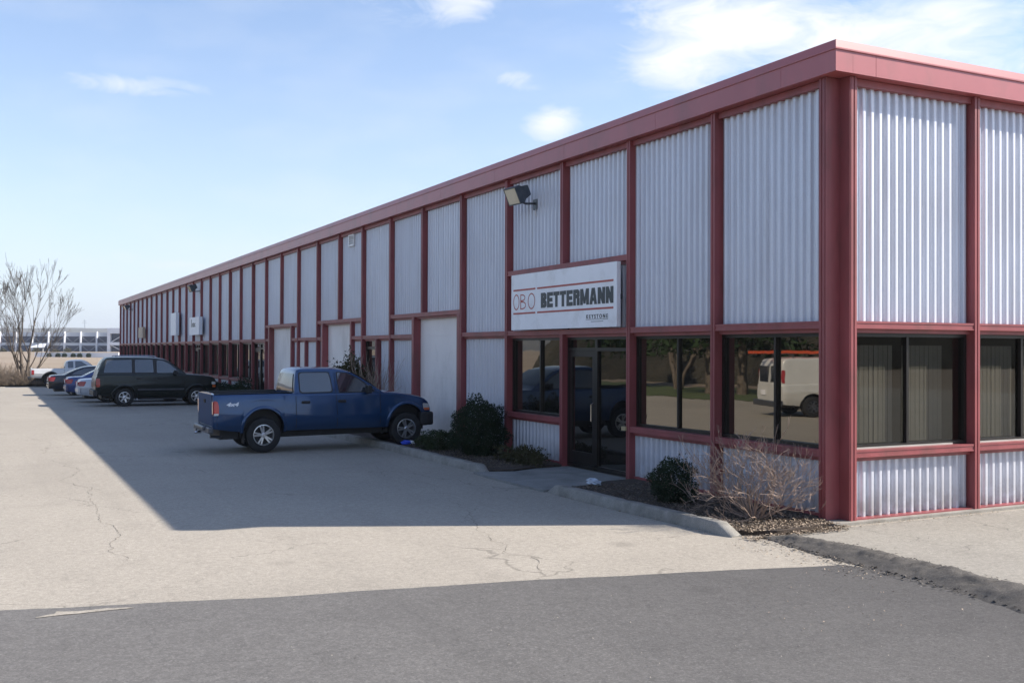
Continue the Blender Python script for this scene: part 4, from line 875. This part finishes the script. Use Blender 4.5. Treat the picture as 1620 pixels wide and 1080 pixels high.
class Car:
    def __init__(s, **k): s.__dict__.update(k)
    def hw(s, x):
        w_ = s.W; rb = getattr(s, 'rr', .3); fb = getattr(s, 'fr', .8)
        if x < rb: w_ -= getattr(s, 'rd', .06) * ((rb - x) / rb) ** 2
        if x > s.L - fb: w_ -= getattr(s, 'fd', .15) * ((x - (s.L - fb)) / fb) ** 2.4
        return w_
    def ys(s, x, z):
        w_ = s.hw(x); zm = s.zm
        if z < zm: w_ -= .10 * ((zm - z) / max(.1, zm - s.rock)) ** 2
        elif z <= s.belt: w_ -= .045 * ((z - zm) / (s.belt - zm)) ** 2
        else: w_ -= .045 + .015 + s.tum * (z - s.belt)
        # character crease below the belt
        w_ += .016 * math.exp(-((z - (s.zm + .02)) / .03) ** 2) + .008 * math.exp(-((z - (s.belt - .08)) / .025) ** 2)
        st_ = getattr(s, 'step', 0)
        if st_: w_ += .024 * (1 - sstep(st_ - .03, st_ + .022, z))
        return w_
    def bot(s, x):
        b_ = interp(s.botl, x)
        for xw in s.wx:
            d = abs(x - xw)
            if d < s.Ra: b_ = max(b_, getattr(s, 'az', s.R) + math.sqrt(max(0, s.Ra ** 2 - d * d)))
        return b_
def build_body(c, m, parent):
    mb = MB(); st = set()
    x = 0.0
    while x < c.L: st.add(round(x, 4)); x += .09
    st.add(c.L); st.add(c.L - .02); st.add(.02)
    for xw in c.wx:
        for i in range(25): st.add(round(xw + (c.Ra - .0005) * math.cos(PI * i / 24), 4))
    if c.bed: st |= {c.bed[0], c.bed[0] + .004, c.bed[1], c.bed[1] - .004}
    st = sorted(q for q in st if 0 <= q <= c.L); rows = []
    for x in st:
        b_ = c.bot(x); t_ = max(b_ + .05, interp(c.top, x)); r_ = min(.05, (t_ - b_) * .3); half = []
        for i in range(10): z = b_ + (t_ - r_ - b_) * i / 9; half.append((c.ys(x, min(z, c.belt)), z))
        yt = half[-1][0]
        half += [(yt - r_ * .08, t_ - r_ * .6), (yt - r_ * .35, t_ - r_ * .2), (yt - r_ * .9, t_)]
        if c.bed and c.bed[0] + .002 < x < c.bed[1] - .002: fl_ = max(c.bed[2], b_ + .03); half += [(yt - .09, t_), (yt - .10, fl_), (.3, fl_), (0, fl_)]
        else: half += [(yt * .8, t_ + .012), (yt * .55, t_ + .024), (yt * .3, t_ + .03), (0, t_ + .032)]
        row = [(x, -y, z) for y, z in half] + [(x, y, z) for y, z in half[::-1]][1:]
        row.append(row[0]); rows.append(row)
    mb.grid(rows)
    n = len(rows[0]) - 1
    mb.f.append(tuple(range(n))); k = len(mb.v) - n - 1; mb.f.append(tuple(k + i for i in range(n))[::-1])
    # greenhouse
    roof = chaikin(c.roof, 2)
    dens = []
    for a, b_ in zip(roof[:-1], roof[1:]):
        n_ = max(1, int(math.hypot(b_[0] - a[0], b_[1] - a[1]) / .06))
        for i in range(n_): dens.append((a[0] + (b_[0] - a[0]) * i / n_, a[1] + (b_[1] - a[1]) * i / n_))
    dens.append(roof[-1]); c.dens = dens
    for i in range(1, len(dens)):
        if dens[i][0] <= dens[i - 1][0]: dens[i] = (dens[i - 1][0] + .0006, dens[i][1])
    rows = []
    for x, zr in dens:
        zb = min(c.belt - .04, zr - .01); zb = min(zb, interp(c.top, x) - .01); r_ = min(.07, (zr - zb) * .4); half = []
        for i in range(8): z = zb + (zr - r_ - zb) * i / 7; half.append((c.ys(x, max(z, c.belt + .001)), z))
        yt = half[-1][0]
        half += [(yt - r_ * .12, zr - r_ * .55), (yt - r_ * .45, zr - r_ * .18), (yt - r_ * 1.1, zr), (yt * .6, zr + .018), (yt * .3, zr + .026), (0, zr + .028)]
        row = [(x, -y, z) for y, z in half] + [(x, y, z) for y, z in half[::-1]][1:]; row.append(row[0]); rows.append(row)
    n0 = len(mb.v); mb.grid(rows)
    return mb.build('body', m, parent, smooth=True, ang=32, fix=True)
def side_patch(c, poly, off, m, name, parent, sides=(-1, 1), rnd=2, n=26, rows=5, th=0):
    P = fillet(poly, .035 * rnd) if rnd else poly; xs = [p[0] for p in P]; x0, x1 = min(xs), max(xs); out = []
    for sgn in sides:
        mb = MB(); R_ = []
        for i in range(n + 1):
            x = x0 + (x1 - x0) * min(max(i / n, .004), .996); zs = []
            for a, b_ in zip(P, P[1:] + P[:1]):
                if (a[0] - x) * (b_[0] - x) <= 0 and abs(a[0] - b_[0]) > 1e-9: zs.append(a[1] + (b_[1] - a[1]) * (x - a[0]) / (b_[0] - a[0]))
            if not zs: continue
            z0, z1 = min(zs), max(zs); R_.append([(x, sgn * (c.ys(x, z0 + (z1 - z0) * j / rows) + off), z0 + (z1 - z0) * j / rows) for j in range(rows + 1)])
        mb.grid(R_); out.append(mb.build(name, m, parent, smooth=True, ang=60, fix=True))
    return out
def roof_patch(c, x0, x1, f0, f1, off, m, name, parent):
    P = [p for p in c.dens if x0 <= p[0] <= x1]; mb = MB(); R_ = []
    for i, (x, z) in enumerate(P):
        a = P[max(0, i - 1)]; b_ = P[min(len(P) - 1, i + 1)]; dx, dz = b_[0] - a[0], b_[1] - a[1]; L_ = math.hypot(dx, dz) or 1; nx, nz_ = -dz / L_, dx / L_
        yt = c.ys(x, max(z - .07, c.belt + .001)); f_ = f0 + (f1 - f0) * i / max(1, len(P) - 1); row = []
        for j in range(9):
            y = yt * f_ * (j / 4 - 1); cz = .028 * (1 - (abs(y) / yt) ** 1.6) if yt else 0
            row.append((x + nx * (off + cz * abs(nx)), y, z + nz_ * off + cz * abs(nz_) + .001))
        R_.append(row)
    mb.grid(R_); return mb.build(name, m, parent, smooth=True, ang=60, fix=True)
def wheel_meshes(Rw, wd, spokes, pair, hub):
    ty = MB(); Ri = Rw * .60 if pair != 'car' else Rw * .66
    h = wd / 2
    prof = [(Ri, -h * .78), (Ri + .015, -h * .95), (Rw * .86, -h), (Rw * .96, -h * .88), (Rw, -h * .6), (Rw * 1.0, -h * .32), (Rw * .975, -h * .30), (Rw * .975, -h * .24), (Rw, -h * .22), (Rw, h * .22), (Rw * .975, h * .24), (Rw * .975, h * .3), (Rw, h * .32), (Rw, h * .6), (Rw * .96, h * .88), (Rw * .86, h), (Ri + .015, h * .95), (Ri, h * .78)]
    ty.lathe_y(prof, (0, 0, 0), 36)
    rm = MB(); rm.lathe_y([(Ri, -h * .80), (Ri * 1.0, -h * .9), (Ri * .93, -h * .92), (Ri * .90, -h * .7), (Ri * .88, -h * .1), (Ri * .88, h * .7)], (0, 0, 0), 36)
    n = spokes
    for k in range(n):
        a0 = 2 * PI * k / n + .3
        for da in ((-.17, .17) if pair is True else (0,)):
            a = a0 + da; wdt = .5 * Rw * (.085 if pair is True else .15)
            for (r0, r1, w0, w1) in ((.05, Ri * .92, wdt * 1.25, wdt * 1.0),):
                ca, sa = math.cos(a), math.sin(a); tx, tz = -sa, ca
                def pt(r, s_, y): return (ca * r + tx * s_, y, sa * r + tz * s_)
                y0, y1 = -h * .80, -h * .55
                rm.add([pt(r0, -w0, y0), pt(r0, w0, y0), pt(r1, w1, y0 - .01), pt(r1, -w1, y0 - .01), pt(r0, -w0, y1), pt(r0, w0, y1), pt(r1, w1, y1), pt(r1, -w1, y1)], [(0, 1, 2, 3), (4, 7, 6, 5), (0, 4, 5, 1), (1, 5, 6, 2), (2, 6, 7, 3), (3, 7, 4, 0)])
    rm.lathe_y([(0.0001, -h * .95), (hub * .7, -h * .95), (hub, -h * .88), (hub, -h * .5)], (0, 0, 0), 16)
    bk = MB(); bk.lathe_y([(0.0001, -h * .25), (Ri * .88, -h * .25)], (0, 0, 0), 24)
    return ty, rm, bk
def add_wheels(c, parent, spokes=5, pair=True, wd=.25, hub=.055, rim='alloy'):
    ty, rm, bk = wheel_meshes(c.R, wd, spokes, pair, hub)
    w0 = None
    for xw in c.wx:
        for sgn in (-1, 1):
            y = sgn * (c.hw(xw) - wd / 2 - .035)
            if w0 is None:
                w0 = ty.build('wheel', M['rubber'], parent, smooth=True, ang=40, fix=True); rm.build('rim', M[rim], w0, smooth=True, ang=30, fix=True); bk.build('brake_disc', M['blackplastic'], w0); q = w0
            else: q = copy_tree(w0, parent)
            q.location = (xw, y, c.R); q.rotation_euler = (0, random.uniform(0, 1.2) if sgn < 0 else 0, 0 if sgn < 0 else PI)
def bxp(parent, name, m, *b, bevel=.01):
    mb = MB(); mb.box(*b); return mb.build(name, m, parent, bevel=bevel)
def common(c, e, m, trim_='blackplastic', handles=(), seams=(), mirror=None, flare=True):
    mb = MB(); mb.box(.25, c.L - .3, -.56, .56, .30 if c.rock > .3 else .2, c.belt - .35)
    for xw in c.wx: mb.box(xw - .5, xw + .5, -c.W + .28, c.W - .28, c.R * .9, getattr(c, 'az', c.R) + c.Ra + .03)
    mb.build('underbody', M['blackplastic'], e)
    for xw in c.wx:
        for sgn in (-1, 1):
            mb = MB(); az_ = getattr(c, 'az', c.R); rows = []
            for i in range(21):
                a = -.25 + (PI + .5) * i / 20; x = xw + (c.Ra - .006) * math.cos(a); z = az_ + (c.Ra - .006) * math.sin(a)
                rows.append([(x, sgn * .45, z), (x, sgn * (c.ys(x, z) - .012), z)])
            mb.grid(rows); mb.build('wheel_arch_liner', M['blackplastic'], e)
    for x in handles: 
        for sgn in (-1, 1):
            z = c.belt - .18; y = sgn * c.ys(x, z); bxp(e, 'door_handle', M[trim_], x - .095, x + .095, y - .004 * sgn, y + .028 * sgn, z - .032, z + .032, bevel=.012)
    for (xa, za, xb, zb) in seams:
        for sgn in (-1, 1):
            mb = MB(); rows = []
            for i in range(13):
                x = xa + (xb - xa) * i / 12; z = za + (zb - za) * i / 12; y = sgn * (c.ys(x, z) + .002); rows.append([(x - .006, y, z), (x + .006, y, z)])
            mb.grid(rows); mb.build('door_seam', M['core'], e)
    if mirror:
        for sgn in (-1, 1):
            x, z = mirror; y = sgn * c.ys(x, z); mb = MB(); mb.box(x - .02, x + .09, y, y + sgn * .06, z - .04, z + .0); mb.box(x - .05, x + .07, y + sgn * .05, y + sgn * .24, z - .05, z + .13); mb.build('mirror', M['blackplastic'], e, bevel=.02)
    if flare:
        for xw in c.wx:
            for sgn in (-1, 1):
                mb = MB(); rows = []
                az_ = getattr(c, 'az', c.R); a0 = math.asin(max(-1, min(1, (c.rock - .02 - az_) / c.Ra))); 
                for i in range(25):
                    a = a0 + (PI - 2 * a0) * i / 24; row = []
                    for dr, do in ((-.004, -.03), (-.004, .016), (.02, .022), (.05, .012), (.062, .0)):
                        x = xw + (c.Ra + dr) * math.cos(a); z = az_ + (c.Ra + dr) * math.sin(a); row.append((x, sgn * (c.ys(x, z) + do), z))
                    rows.append(row)
                mb.grid(rows); mb.build('fender_flare', m, e, smooth=True, ang=50, fix=True)

# --- blue crew-cab pickup
c = Car(L=5.28, W=.91, wx=(1.28, 4.64), R=.385, Ra=.455, az=.515, step=.72, rock=.47, zm=.80, belt=1.26, tum=.30, bed=(.07, 1.93, .72), rr=.2, rd=.03, fr=.9, fd=.17,
        botl=[(0, .56), (.5, .50), (.8, .47), (4.1, .44), (4.95, .48), (5.1, .56), (5.28, .62)],
        top=chaikin([(0, 1.30), (1.95, 1.295), (2.0, 1.27), (4.0, 1.255), (4.3, 1.245), (4.75, 1.18), (5.1, 1.10), (5.24, 1.0), (5.28, .86)], 1),
        roof=[(1.97, 1.24), (1.98, 1.45), (2.035, 1.77), (2.13, 1.835), (2.4, 1.835), (2.95, 1.825), (3.3, 1.765), (3.7, 1.52), (4.08, 1.25)])
e = empty('pickup_truck', (-5.82, 13.42, 0)); e.rotation_euler = (0, -.012, 0)
tag(e, 'blue crew-cab pickup truck parked nose-in to the kerb', 'pickup truck')
bd = build_body(c, M['p_blue'], e)
common(c, e, M['p_blue'], handles=(2.22, 3.06), seams=[(2.0, 1.27, 2.0, .5), (2.93, 1.72, 2.93, 1.25), (2.93, 1.25, 2.95, .5), (3.98, 1.24, 3.98, .52), (2.06, .53, 3.95, .53), (.1, 1.20, .1, .62)], mirror=(3.66, 1.3))
side_patch(c, [(2.11, 1.735), (2.80, 1.73), (2.85, 1.30), (2.11, 1.30)], .006, M['carglass'], 'side_window', e)
side_patch(c, [(2.99, 1.73), (3.23, 1.70), (3.50, 1.56), (3.83, 1.31), (3.79, 1.285), (3.0, 1.285)], .006, M['carglass'], 'side_window', e, rnd=1)
side_patch(c, [(2.085, 1.755), (2.82, 1.75), (2.875, 1.275), (2.085, 1.275)], .003, M['blackplastic'], 'window_seal', e)
side_patch(c, [(2.965, 1.75), (3.24, 1.72), (3.52, 1.575), (3.88, 1.30), (3.83, 1.265), (2.975, 1.265)], .003, M['blackplastic'], 'window_seal', e, rnd=1)
roof_patch(c, 3.33, 4.0, .90, .90, .008, M['carglass'], 'windshield', e)
roof_patch(c, 1.972, 2.045, .86, .80, .008, M['carglass'], 'rear_window', e)
M['lamp_bright'] = pbr('bright_tail_lens', (.62, .03, .022), .15, var=.1, coat=.5)
side_patch(c, [(.015, 1.17), (.12, 1.15), (.15, 1.05), (.15, .86), (.015, .86)], .012, M['lamp_bright'], 'taillight', e, rnd=1)
side_patch(c, [(.015, .895), (.135, .895), (.13, .85), (.015, .85)], .015, M['lamp_clear'], 'reversing_light', e, rnd=0)
mb = MB(); mb.box(-.012, .01, -.90, -.78, .87, 1.15); mb.box(-.012, .01, .78, .90, .87, 1.15); mb.build('taillight', M['lamp_red'], e, bevel=.008)
side_patch(c, [(5.06, .97), (5.24, .95), (5.25, .82), (5.08, .82)], .012, M['lamp_clear'], 'headlight', e, rnd=1)
side_patch(c, [(5.08, .86), (5.255, .86), (5.25, .80), (5.10, .80)], .016, M['lamp_amber'], 'turn_signal', e, rnd=0)
mb = MB(); mb.box(5.0, 5.36, -.80, .80, .44, .76); mb.box(4.98, 5.2, -.89, .89, .44, .765); mb.build('front_bumper', M['blackplastic'], e, bevel=.05)
bxp(e, 'grille', M['chrome'], 5.25, 5.30, -.5, .5, .80, 1.02)
M['p_matte'] = paint('matte_blue_paint', (.013, .045, .12), .6)  # darker matte copy of the body blue, dims the tailgate's bright reflection
bs_ = M['p_matte'].node_tree.nodes['Principled BSDF']; bs_.inputs['Coat Weight'].default_value = 0; bs_.inputs['Specular IOR Level'].default_value = .15; bs_.inputs['Metallic'].default_value = 0
tg = bxp(e, 'tailgate', M['p_matte'], -.014, .01, -.775, .775, .62, 1.30)
for sgn in (-1, 1): bxp(e, 'corner_panel', M['p_matte'], -.010, .008, sgn * .785, sgn * .86, .60, .84, bevel=.004); bxp(tg, 'tailgate_handle', M['blackplastic'], -.025, -.012, -.1, .1, 1.1, 1.18)
mb = MB(); mb.box(-.11, .0, -.90, .90, .46, .60); mb.box(-.17, -.05, -.55, .55, .52, .615); mb.build('rear_bumper', M['steelgrey'], e, bevel=.03)
mb = MB(); mb.tube([(-.10, 0, .45), (-.24, 0, .45)], .03, 8); mb.tube([(-.22, 0, .45), (-.22, 0, .53)], [.02, .03], 8); mb.build('tow_hitch', M['chrome'], e)
mb = MB(); mb.tube([(.3, -.55, .36), (-.02, -.6, .38)], .03, 8); mb.build('exhaust', M['steelgrey'], e)
for sgn in (-1, 1):
    rl = MB(); rows = []   # dark cap along the bed rail
    for i in range(20):
        x = .05 + 1.9 * i / 19; y = c.ys(x, 1.25); rows.append([(x, sgn * (y - .035), 1.30), (x, sgn * (y - .03), 1.318), (x, sgn * (y - .10), 1.318), (x, sgn * (y - .105), 1.26)])
    rl.grid(rows); rl.build('bed_rail_cap', M['blackplastic'], e, smooth=True, ang=40, fix=True)
add_wheels(c, e, 5, True, .27, .05)
text('decal', '4x4', M['signwhite'], e, 0, 0, .085, .36, 0, .04, .25, mw=lambda a, b_, z: (.36 + a, -(c.ys(.36 + a, 1.04 + b_) + .004 + z * .3), 1.04 + b_))
def shorten_rear(e, x0, x1):     # pull everything behind x1 forward so the tail sits at x0
    for o in e.children:
        if o.name.startswith('wheel'): continue
        for v in o.data.vertices:
            if v.co.x < 0: v.co.x += x0
            elif v.co.x < x1: v.co.x = x0 + v.co.x * (x1 - x0) / x1
        for q in o.children:
            for v in q.data.vertices:
                if v.co.x < 0: v.co.x += x0
for sgn in (-1, 1): bxp(e, 'mud_flap', M['blackplastic'], .84, .855, sgn * .86, sgn * .62, .22, .5, bevel=0)
shorten_rear(e, .19, .80)
# --- dark green SUV
c = Car(L=4.68, W=.95, wx=(1.08, 3.86), R=.36, Ra=.45, rock=.36, zm=.80, belt=1.29, tum=.26, bed=None, rr=.3, rd=.06, fr=.9, fd=.16,
        botl=[(0, .50), (.5, .40), (1.5, .34), (3.4, .34), (4.3, .40), (4.68, .48)],
        top=chaikin([(0, 1.0), (.04, 1.25), (.1, 1.27), (3.3, 1.28), (3.62, 1.25), (4.3, 1.19), (4.58, 1.12), (4.68, .9)], 1),
        roof=[(.06, 1.24), (.16, 1.55), (.36, 1.90), (.55, 1.945), (1.9, 1.94), (2.5, 1.90), (2.8, 1.79), (3.45, 1.27)])
e = empty('suv', (-6.24, 34.05, 0)); tag(e, 'very dark green SUV with roof rails parked beyond the blue pickup', 'SUV')
build_body(c, M['p_green'], e)
common(c, e, M['p_green'], handles=(1.62, 2.42), seams=[(1.42, 1.8, 1.42, .8), (2.25, 1.85, 2.25, .4), (3.36, 1.27, 3.36, .4)], mirror=(3.0, 1.3))
for poly in ([(.42, 1.83), (1.36, 1.85), (1.36, 1.34), (.30, 1.34)], [(1.47, 1.85), (2.16, 1.85), (2.18, 1.34), (1.47, 1.34)], [(2.30, 1.83), (2.54, 1.81), (2.80, 1.68), (3.14, 1.38), (3.10, 1.32), (2.30, 1.32)]): side_patch(c, poly, .006, M['carglass'], 'side_window', e, rnd=1)
side_patch(c, [(.38, 1.86), (2.52, 1.86), (2.83, 1.72), (3.2, 1.36), (3.14, 1.305), (.27, 1.305)], .003, M['blackplastic'], 'window_seal', e, rnd=1)
roof_patch(c, 2.75, 3.42, .9, .9, .008, M['carglass'], 'windshield', e); roof_patch(c, .12, .36, .84, .8, .008, M['carglass'], 'rear_window', e)
side_patch(c, [(.02, 1.12), (.17, 1.12), (.17, .78), (.02, .78)], .012, M['lamp_red'], 'taillight', e, rnd=1)
side_patch(c, [(4.45, .96), (4.62, .94), (4.62, .84), (4.45, .84)], .014, M['lamp_clear'], 'headlight', e, rnd=1); side_patch(c, [(4.48, .82), (4.62, .82), (4.62, .72), (4.48, .72)], .014, M['lamp_amber'], 'turn_signal', e, rnd=1)
bxp(e, 'rear_bumper', M['blackplastic'], -.08, .1, -.9, .9, .42, .66, bevel=.03); bxp(e, 'front_bumper', M['blackplastic'], 4.55, 4.76, -.82, .82, .38, .68, bevel=.04)
side_patch(c, [(.9, .66), (3.4, .66), (3.4, .60), (.9, .60)], .014, M['blackplastic'], 'side_moulding', e, rnd=0) if False else side_patch(c, [(1.56, .70), (3.36, .70), (3.36, .63), (1.56, .63)], .014, M['steelgrey'], 'side_moulding', e, rnd=0)
for sgn in (-1, 1):
    mb = MB(); mb.tube([(.75, sgn * .66, 1.97), (.8, sgn * .66, 2.0), (2.2, sgn * .66, 1.995), (2.3, sgn * .66, 1.95)], .018, 6); mb.build('roof_rail', M['chrome'], e)
    bxp(e, 'running_board', M['blackplastic'], 1.6, 3.3, sgn * .80, sgn * .97, .27, .32)
add_wheels(c, e, 6, False, .25, .06)
# --- silver extended-cab pickup
c = Car(L=5.2, W=.89, wx=(1.05, 4.15), R=.36, Ra=.46, rock=.46, zm=.74, belt=1.02, tum=.28, bed=(.07, 1.78, .6), rr=.2, rd=.03, fr=.9, fd=.17,
        botl=[(0, .52), (.8, .45), (4.3, .42), (5.2, .55)], top=chaikin([(0, 1.03), (1.8, 1.03), (3.4, 1.02), (4.3, .98), (5.0, .90), (5.2, .75)], 1),
        roof=[(1.82, 1.0), (1.86, 1.3), (1.95, 1.50), (2.7, 1.56), (3.0, 1.50), (3.6, 1.0)])
e = empty('pickup_truck', (-7.75, 57.2, .05)); tag(e, 'silver extended-cab pickup truck parked farthest at the lot edge', 'pickup truck')
build_body(c, M['p_silver'], e); common(c, e, M['blackplastic'], seams=[(1.8, 1.0, 1.8, .5)], mirror=(3.3, 1.05))
side_patch(c, [(1.98, 1.46), (2.28, 1.47), (2.28, 1.08), (1.98, 1.08)], .006, M['carglass'], 'side_window', e, rnd=1); side_patch(c, [(2.38, 1.47), (2.72, 1.47), (3.3, 1.07), (2.38, 1.06)], .006, M['carglass'], 'side_window', e, rnd=1)
roof_patch(c, 3.0, 3.5, .9, .9, .008, M['carglass'], 'windshield', e); roof_patch(c, 1.825, 1.93, .84, .8, .008, M['carglass'], 'rear_window', e)
side_patch(c, [(.015, .96), (.16, .96), (.16, .68), (.015, .68)], .012, M['lamp_red'], 'taillight', e, rnd=1)
side_patch(c, [(4.95, .85), (5.15, .82), (5.15, .72), (4.95, .72)], .012, M['lamp_clear'], 'headlight', e, rnd=1)
bxp(e, 'rear_bumper', M['blackplastic'], -.14, .02, -.85, .85, .38, .55, bevel=.03); bxp(e, 'front_bumper', M['blackplastic'], 5.0, 5.28, -.8, .8, .4, .6, bevel=.03)
add_wheels(c, e, 5, False, .25, .05)
# --- three sedans
def sedan(label, loc_, pm, seed, flat=False):
    c = Car(L=4.6, W=.88, wx=(1.12, 3.75), R=.32, Ra=.385, rock=.26, zm=.62, belt=.95, tum=.42, bed=None, rr=.7, rd=.14, fr=.9, fd=.2,
        botl=[(0, .36), (.5, .28), (1.5, .22), (3.4, .22), (4.2, .26), (4.6, .36)],
        top=chaikin([(0, .66), (.03, .90), (.12, .97), (.8, 1.0), (1.4, .975), (3.1, .965), (3.9, .86), (4.45, .74), (4.6, .55)], 1),
        roof=[(.62, .96), (1.15, 1.22), (1.55, 1.38), (2.0, 1.42), (2.5, 1.385), (2.85, 1.24), (3.4, .93)])
    e = empty('sedan', loc_); tag(e, label, 'car'); build_body(c, pm, e)
    common(c, e, pm, handles=(1.75, 2.5), seams=[(1.62, .94, 1.62, .5), (2.3, 1.3, 2.3, .35)], mirror=(2.95, .98), flare=False)
    side_patch(c, [(1.22, 1.17), (1.6, 1.30), (2.15, 1.33), (2.15, 1.0), (1.0, 1.0)], .006, M['carglass'], 'side_window', e, rnd=1)
    side_patch(c, [(2.22, 1.33), (2.5, 1.31), (2.8, 1.18), (3.05, 1.0), (2.22, 1.0)], .006, M['carglass'], 'side_window', e, rnd=1)
    roof_patch(c, 2.6, 3.32, .92, .9, .008, M['carglass'], 'windshield', e); roof_patch(c, .72, 1.4, .88, .84, .008, M['carglass'], 'rear_window', e)
    side_patch(c, [(.02, .90), (.30, .90), (.22, .70), (.02, .70)], .010, M['lamp_red'], 'taillight', e, rnd=1)
    mb = MB(); mb.box(-.014, .03, -.70, -.38, .72, .88); mb.box(-.014, .03, .38, .70, .72, .88); mb.build('taillight', M['lamp_red'], e, bevel=.01)
    mb = MB(); rows = []
    for i in range(17):
        y = -.80 + 1.6 * i / 16; x = -.06 + .12 * (abs(y) / .8) ** 3; rows.append([(x + .06, y, .62), (x, y, .60), (x - .01, y, .48), (x + .05, y, .34)])
    mb.grid(rows); mb.build('rear_bumper', pm, e, smooth=True, ang=50); bxp(e, 'licence_plate', M['signwhite'], -.02, -.012, -.16, .16, .72, .86, bevel=0) 
    side_patch(c, [(4.2, .74), (4.5, .70), (4.5, .60), (4.25, .60)], .01, M['lamp_clear'], 'headlight', e, rnd=1)
    add_wheels(c, e, 7, False, .2, .05); return e
sedan('pale bluish white sedan parked directly beyond the green SUV', (-6.6, 37.4, 0), M['p_white'], 1)
sedan('dark indigo sedan between the white sedan and the black one', (-6.85, 41.1, 0), M['p_violet'], 2)
sd = sedan('glossy near-black sedan parked nearest the silver pickup', (-7.38, 44.95, 0), M['p_black'], 3)
# --- white van across the lot with an orange ladder (visible mirrored in the corner window)
c = Car(L=5.5, W=.99, wx=(1.15, 4.5), R=.37, Ra=.45, rock=.36, zm=.85, belt=1.15, tum=.11, bed=None, rr=.25, rd=.05, fr=1.0, fd=.16,
        botl=[(0, .42), (1.5, .36), (4.2, .36), (5.5, .45)], top=chaikin([(0, 1.1), (.05, 1.14), (4.3, 1.16), (5.1, 1.05), (5.4, .9), (5.5, .7)], 1),
        roof=[(.01, 1.1), (.03, 1.5), (.08, 1.94), (.3, 2.04), (3.2, 2.06), (3.9, 1.98), (4.75, 1.1)])
e = empty('cargo_van', (-14.3, 18.2, 0), PI + .27); tag(e, 'white cargo van with an orange ladder on its roof, mirrored in glass', 'van')
build_body(c, M['p_van'], e); common(c, e, M['p_van'], mirror=(4.3, 1.2), seams=[(3.3, 1.9, 3.3, .4), (1.8, 1.8, 1.8, .5)], flare=False)
side_patch(c, [(3.5, 1.85), (3.85, 1.80), (4.35, 1.25), (3.45, 1.22)], .006, M['carglass'], 'side_window', e, rnd=1); roof_patch(c, 3.95, 4.65, .9, .9, .008, M['carglass'], 'windshield', e)
side_patch(c, [(.02, 1.62), (.13, 1.62), (.13, 1.18), (.02, 1.18)], .012, M['lamp_red'], 'taillight', e, rnd=1)
for y0, y1 in ((-.72, -.1), (.1, .72)): bxp(e, 'rear_window', M['carglass'], -.012, .05, y0, y1, 1.2, 1.75)
bxp(e, 'rear_bumper', M['steelgrey'], -.18, .02, -.95, .95, .36, .56, bevel=.03); bxp(e, 'licence_plate', M['signwhite'], -.03, -.015, -.6, -.3, .75, .9, bevel=0)
mb = MB()
for x in (.5, 2.0, 3.3): mb.tube([(x, -.75, 2.0), (x, -.75, 2.17), (x, .75, 2.17), (x, .75, 2.0)], .02, 5)
mb.build('roof_rack', M['steelgrey'], e); add_wheels(c, e, 8, False, .25, .07, 'steelgrey')
ld = empty('ladder', (-14.3, 18.2, 2.19), PI + .27); tag(ld, 'orange ladder lying on the roof rack of the white van', 'ladder')
for y in (-.65, -.25, .25, .65): mb = MB(); mb.box(-.5, 4.4, y - .03, y + .03, 0, .1); mb.build('rail', M['redladder'], ld)
mb = MB(); x = -.3
while x < 4.3: mb.box(x, x + .03, -.62, -.28, .03, .07); mb.box(x, x + .03, .28, .62, .03, .07); x += .3
mb.build('rungs', M['redladder'], ld)

# ------------------------------------------------------------------ litter on the ground
def wad(name, label, loc_, r, m, seed, m2=None):
    mb = MB(); n = 14; rows = []
    for i in range(9):
        a = PI * i / 8; row = []
        for j in range(n + 1):
            b_ = 2 * PI * (j % n) / n; d = Vector((math.sin(a) * math.cos(b_), math.sin(a) * math.sin(b_), math.cos(a))); k = 1 + .55 * noise.noise(d * 2.3 + Vector((seed, 0, 0))) + .3 * noise.noise(d * 6 + Vector((0, seed, 0)))
            row.append((d.x * r[0] * k, d.y * r[1] * k, max(.0, r[2] + d.z * r[2] * k)))
        rows.append(row)
    mb.grid(rows); e = empty(name, loc_); tag(e, label, 'litter'); mb.build('wrapper', m, e, fix=True)
    if m2: mb2 = MB(); mb2.v = [(x * .55 + r[0] * .9, y * .8, z * .9) for x, y, z in mb.v]; mb2.f = list(mb.f); mb2.build('white_end', m2, e, fix=True)
wad('crushed_packet', 'crushed blue and white packet on the kerb by the front wheel', (-1.55, 11.62, .155), (.13, .08, .045), M['blue_litter'], 2, M['white'])
wad('crumpled_bag', 'crumpled pale plastic bag on the bed edge by the doorstep', (-1.02, 4.42, .06), (.10, .17, .055), M['p_white'], 5)

# ------------------------------------------------------------------ the air
m, t, b = new_mat('haze_air'); t.nodes.remove(b); pv = t.nodes.new('ShaderNodeVolumePrincipled'); pv.inputs['Color'].default_value = (.86, .92, 1, 1); pv.inputs['Density'].default_value = .00022; pv.inputs['Anisotropy'].default_value = .3
t.links.new(pv.outputs[0], t.nodes['Material Output'].inputs['Volume'])
mb = MB(); mb.box(-3600, 3600, -3600, 3600, -8, 90); o = mb.build('haze', m); tag(o, kind='stuff')
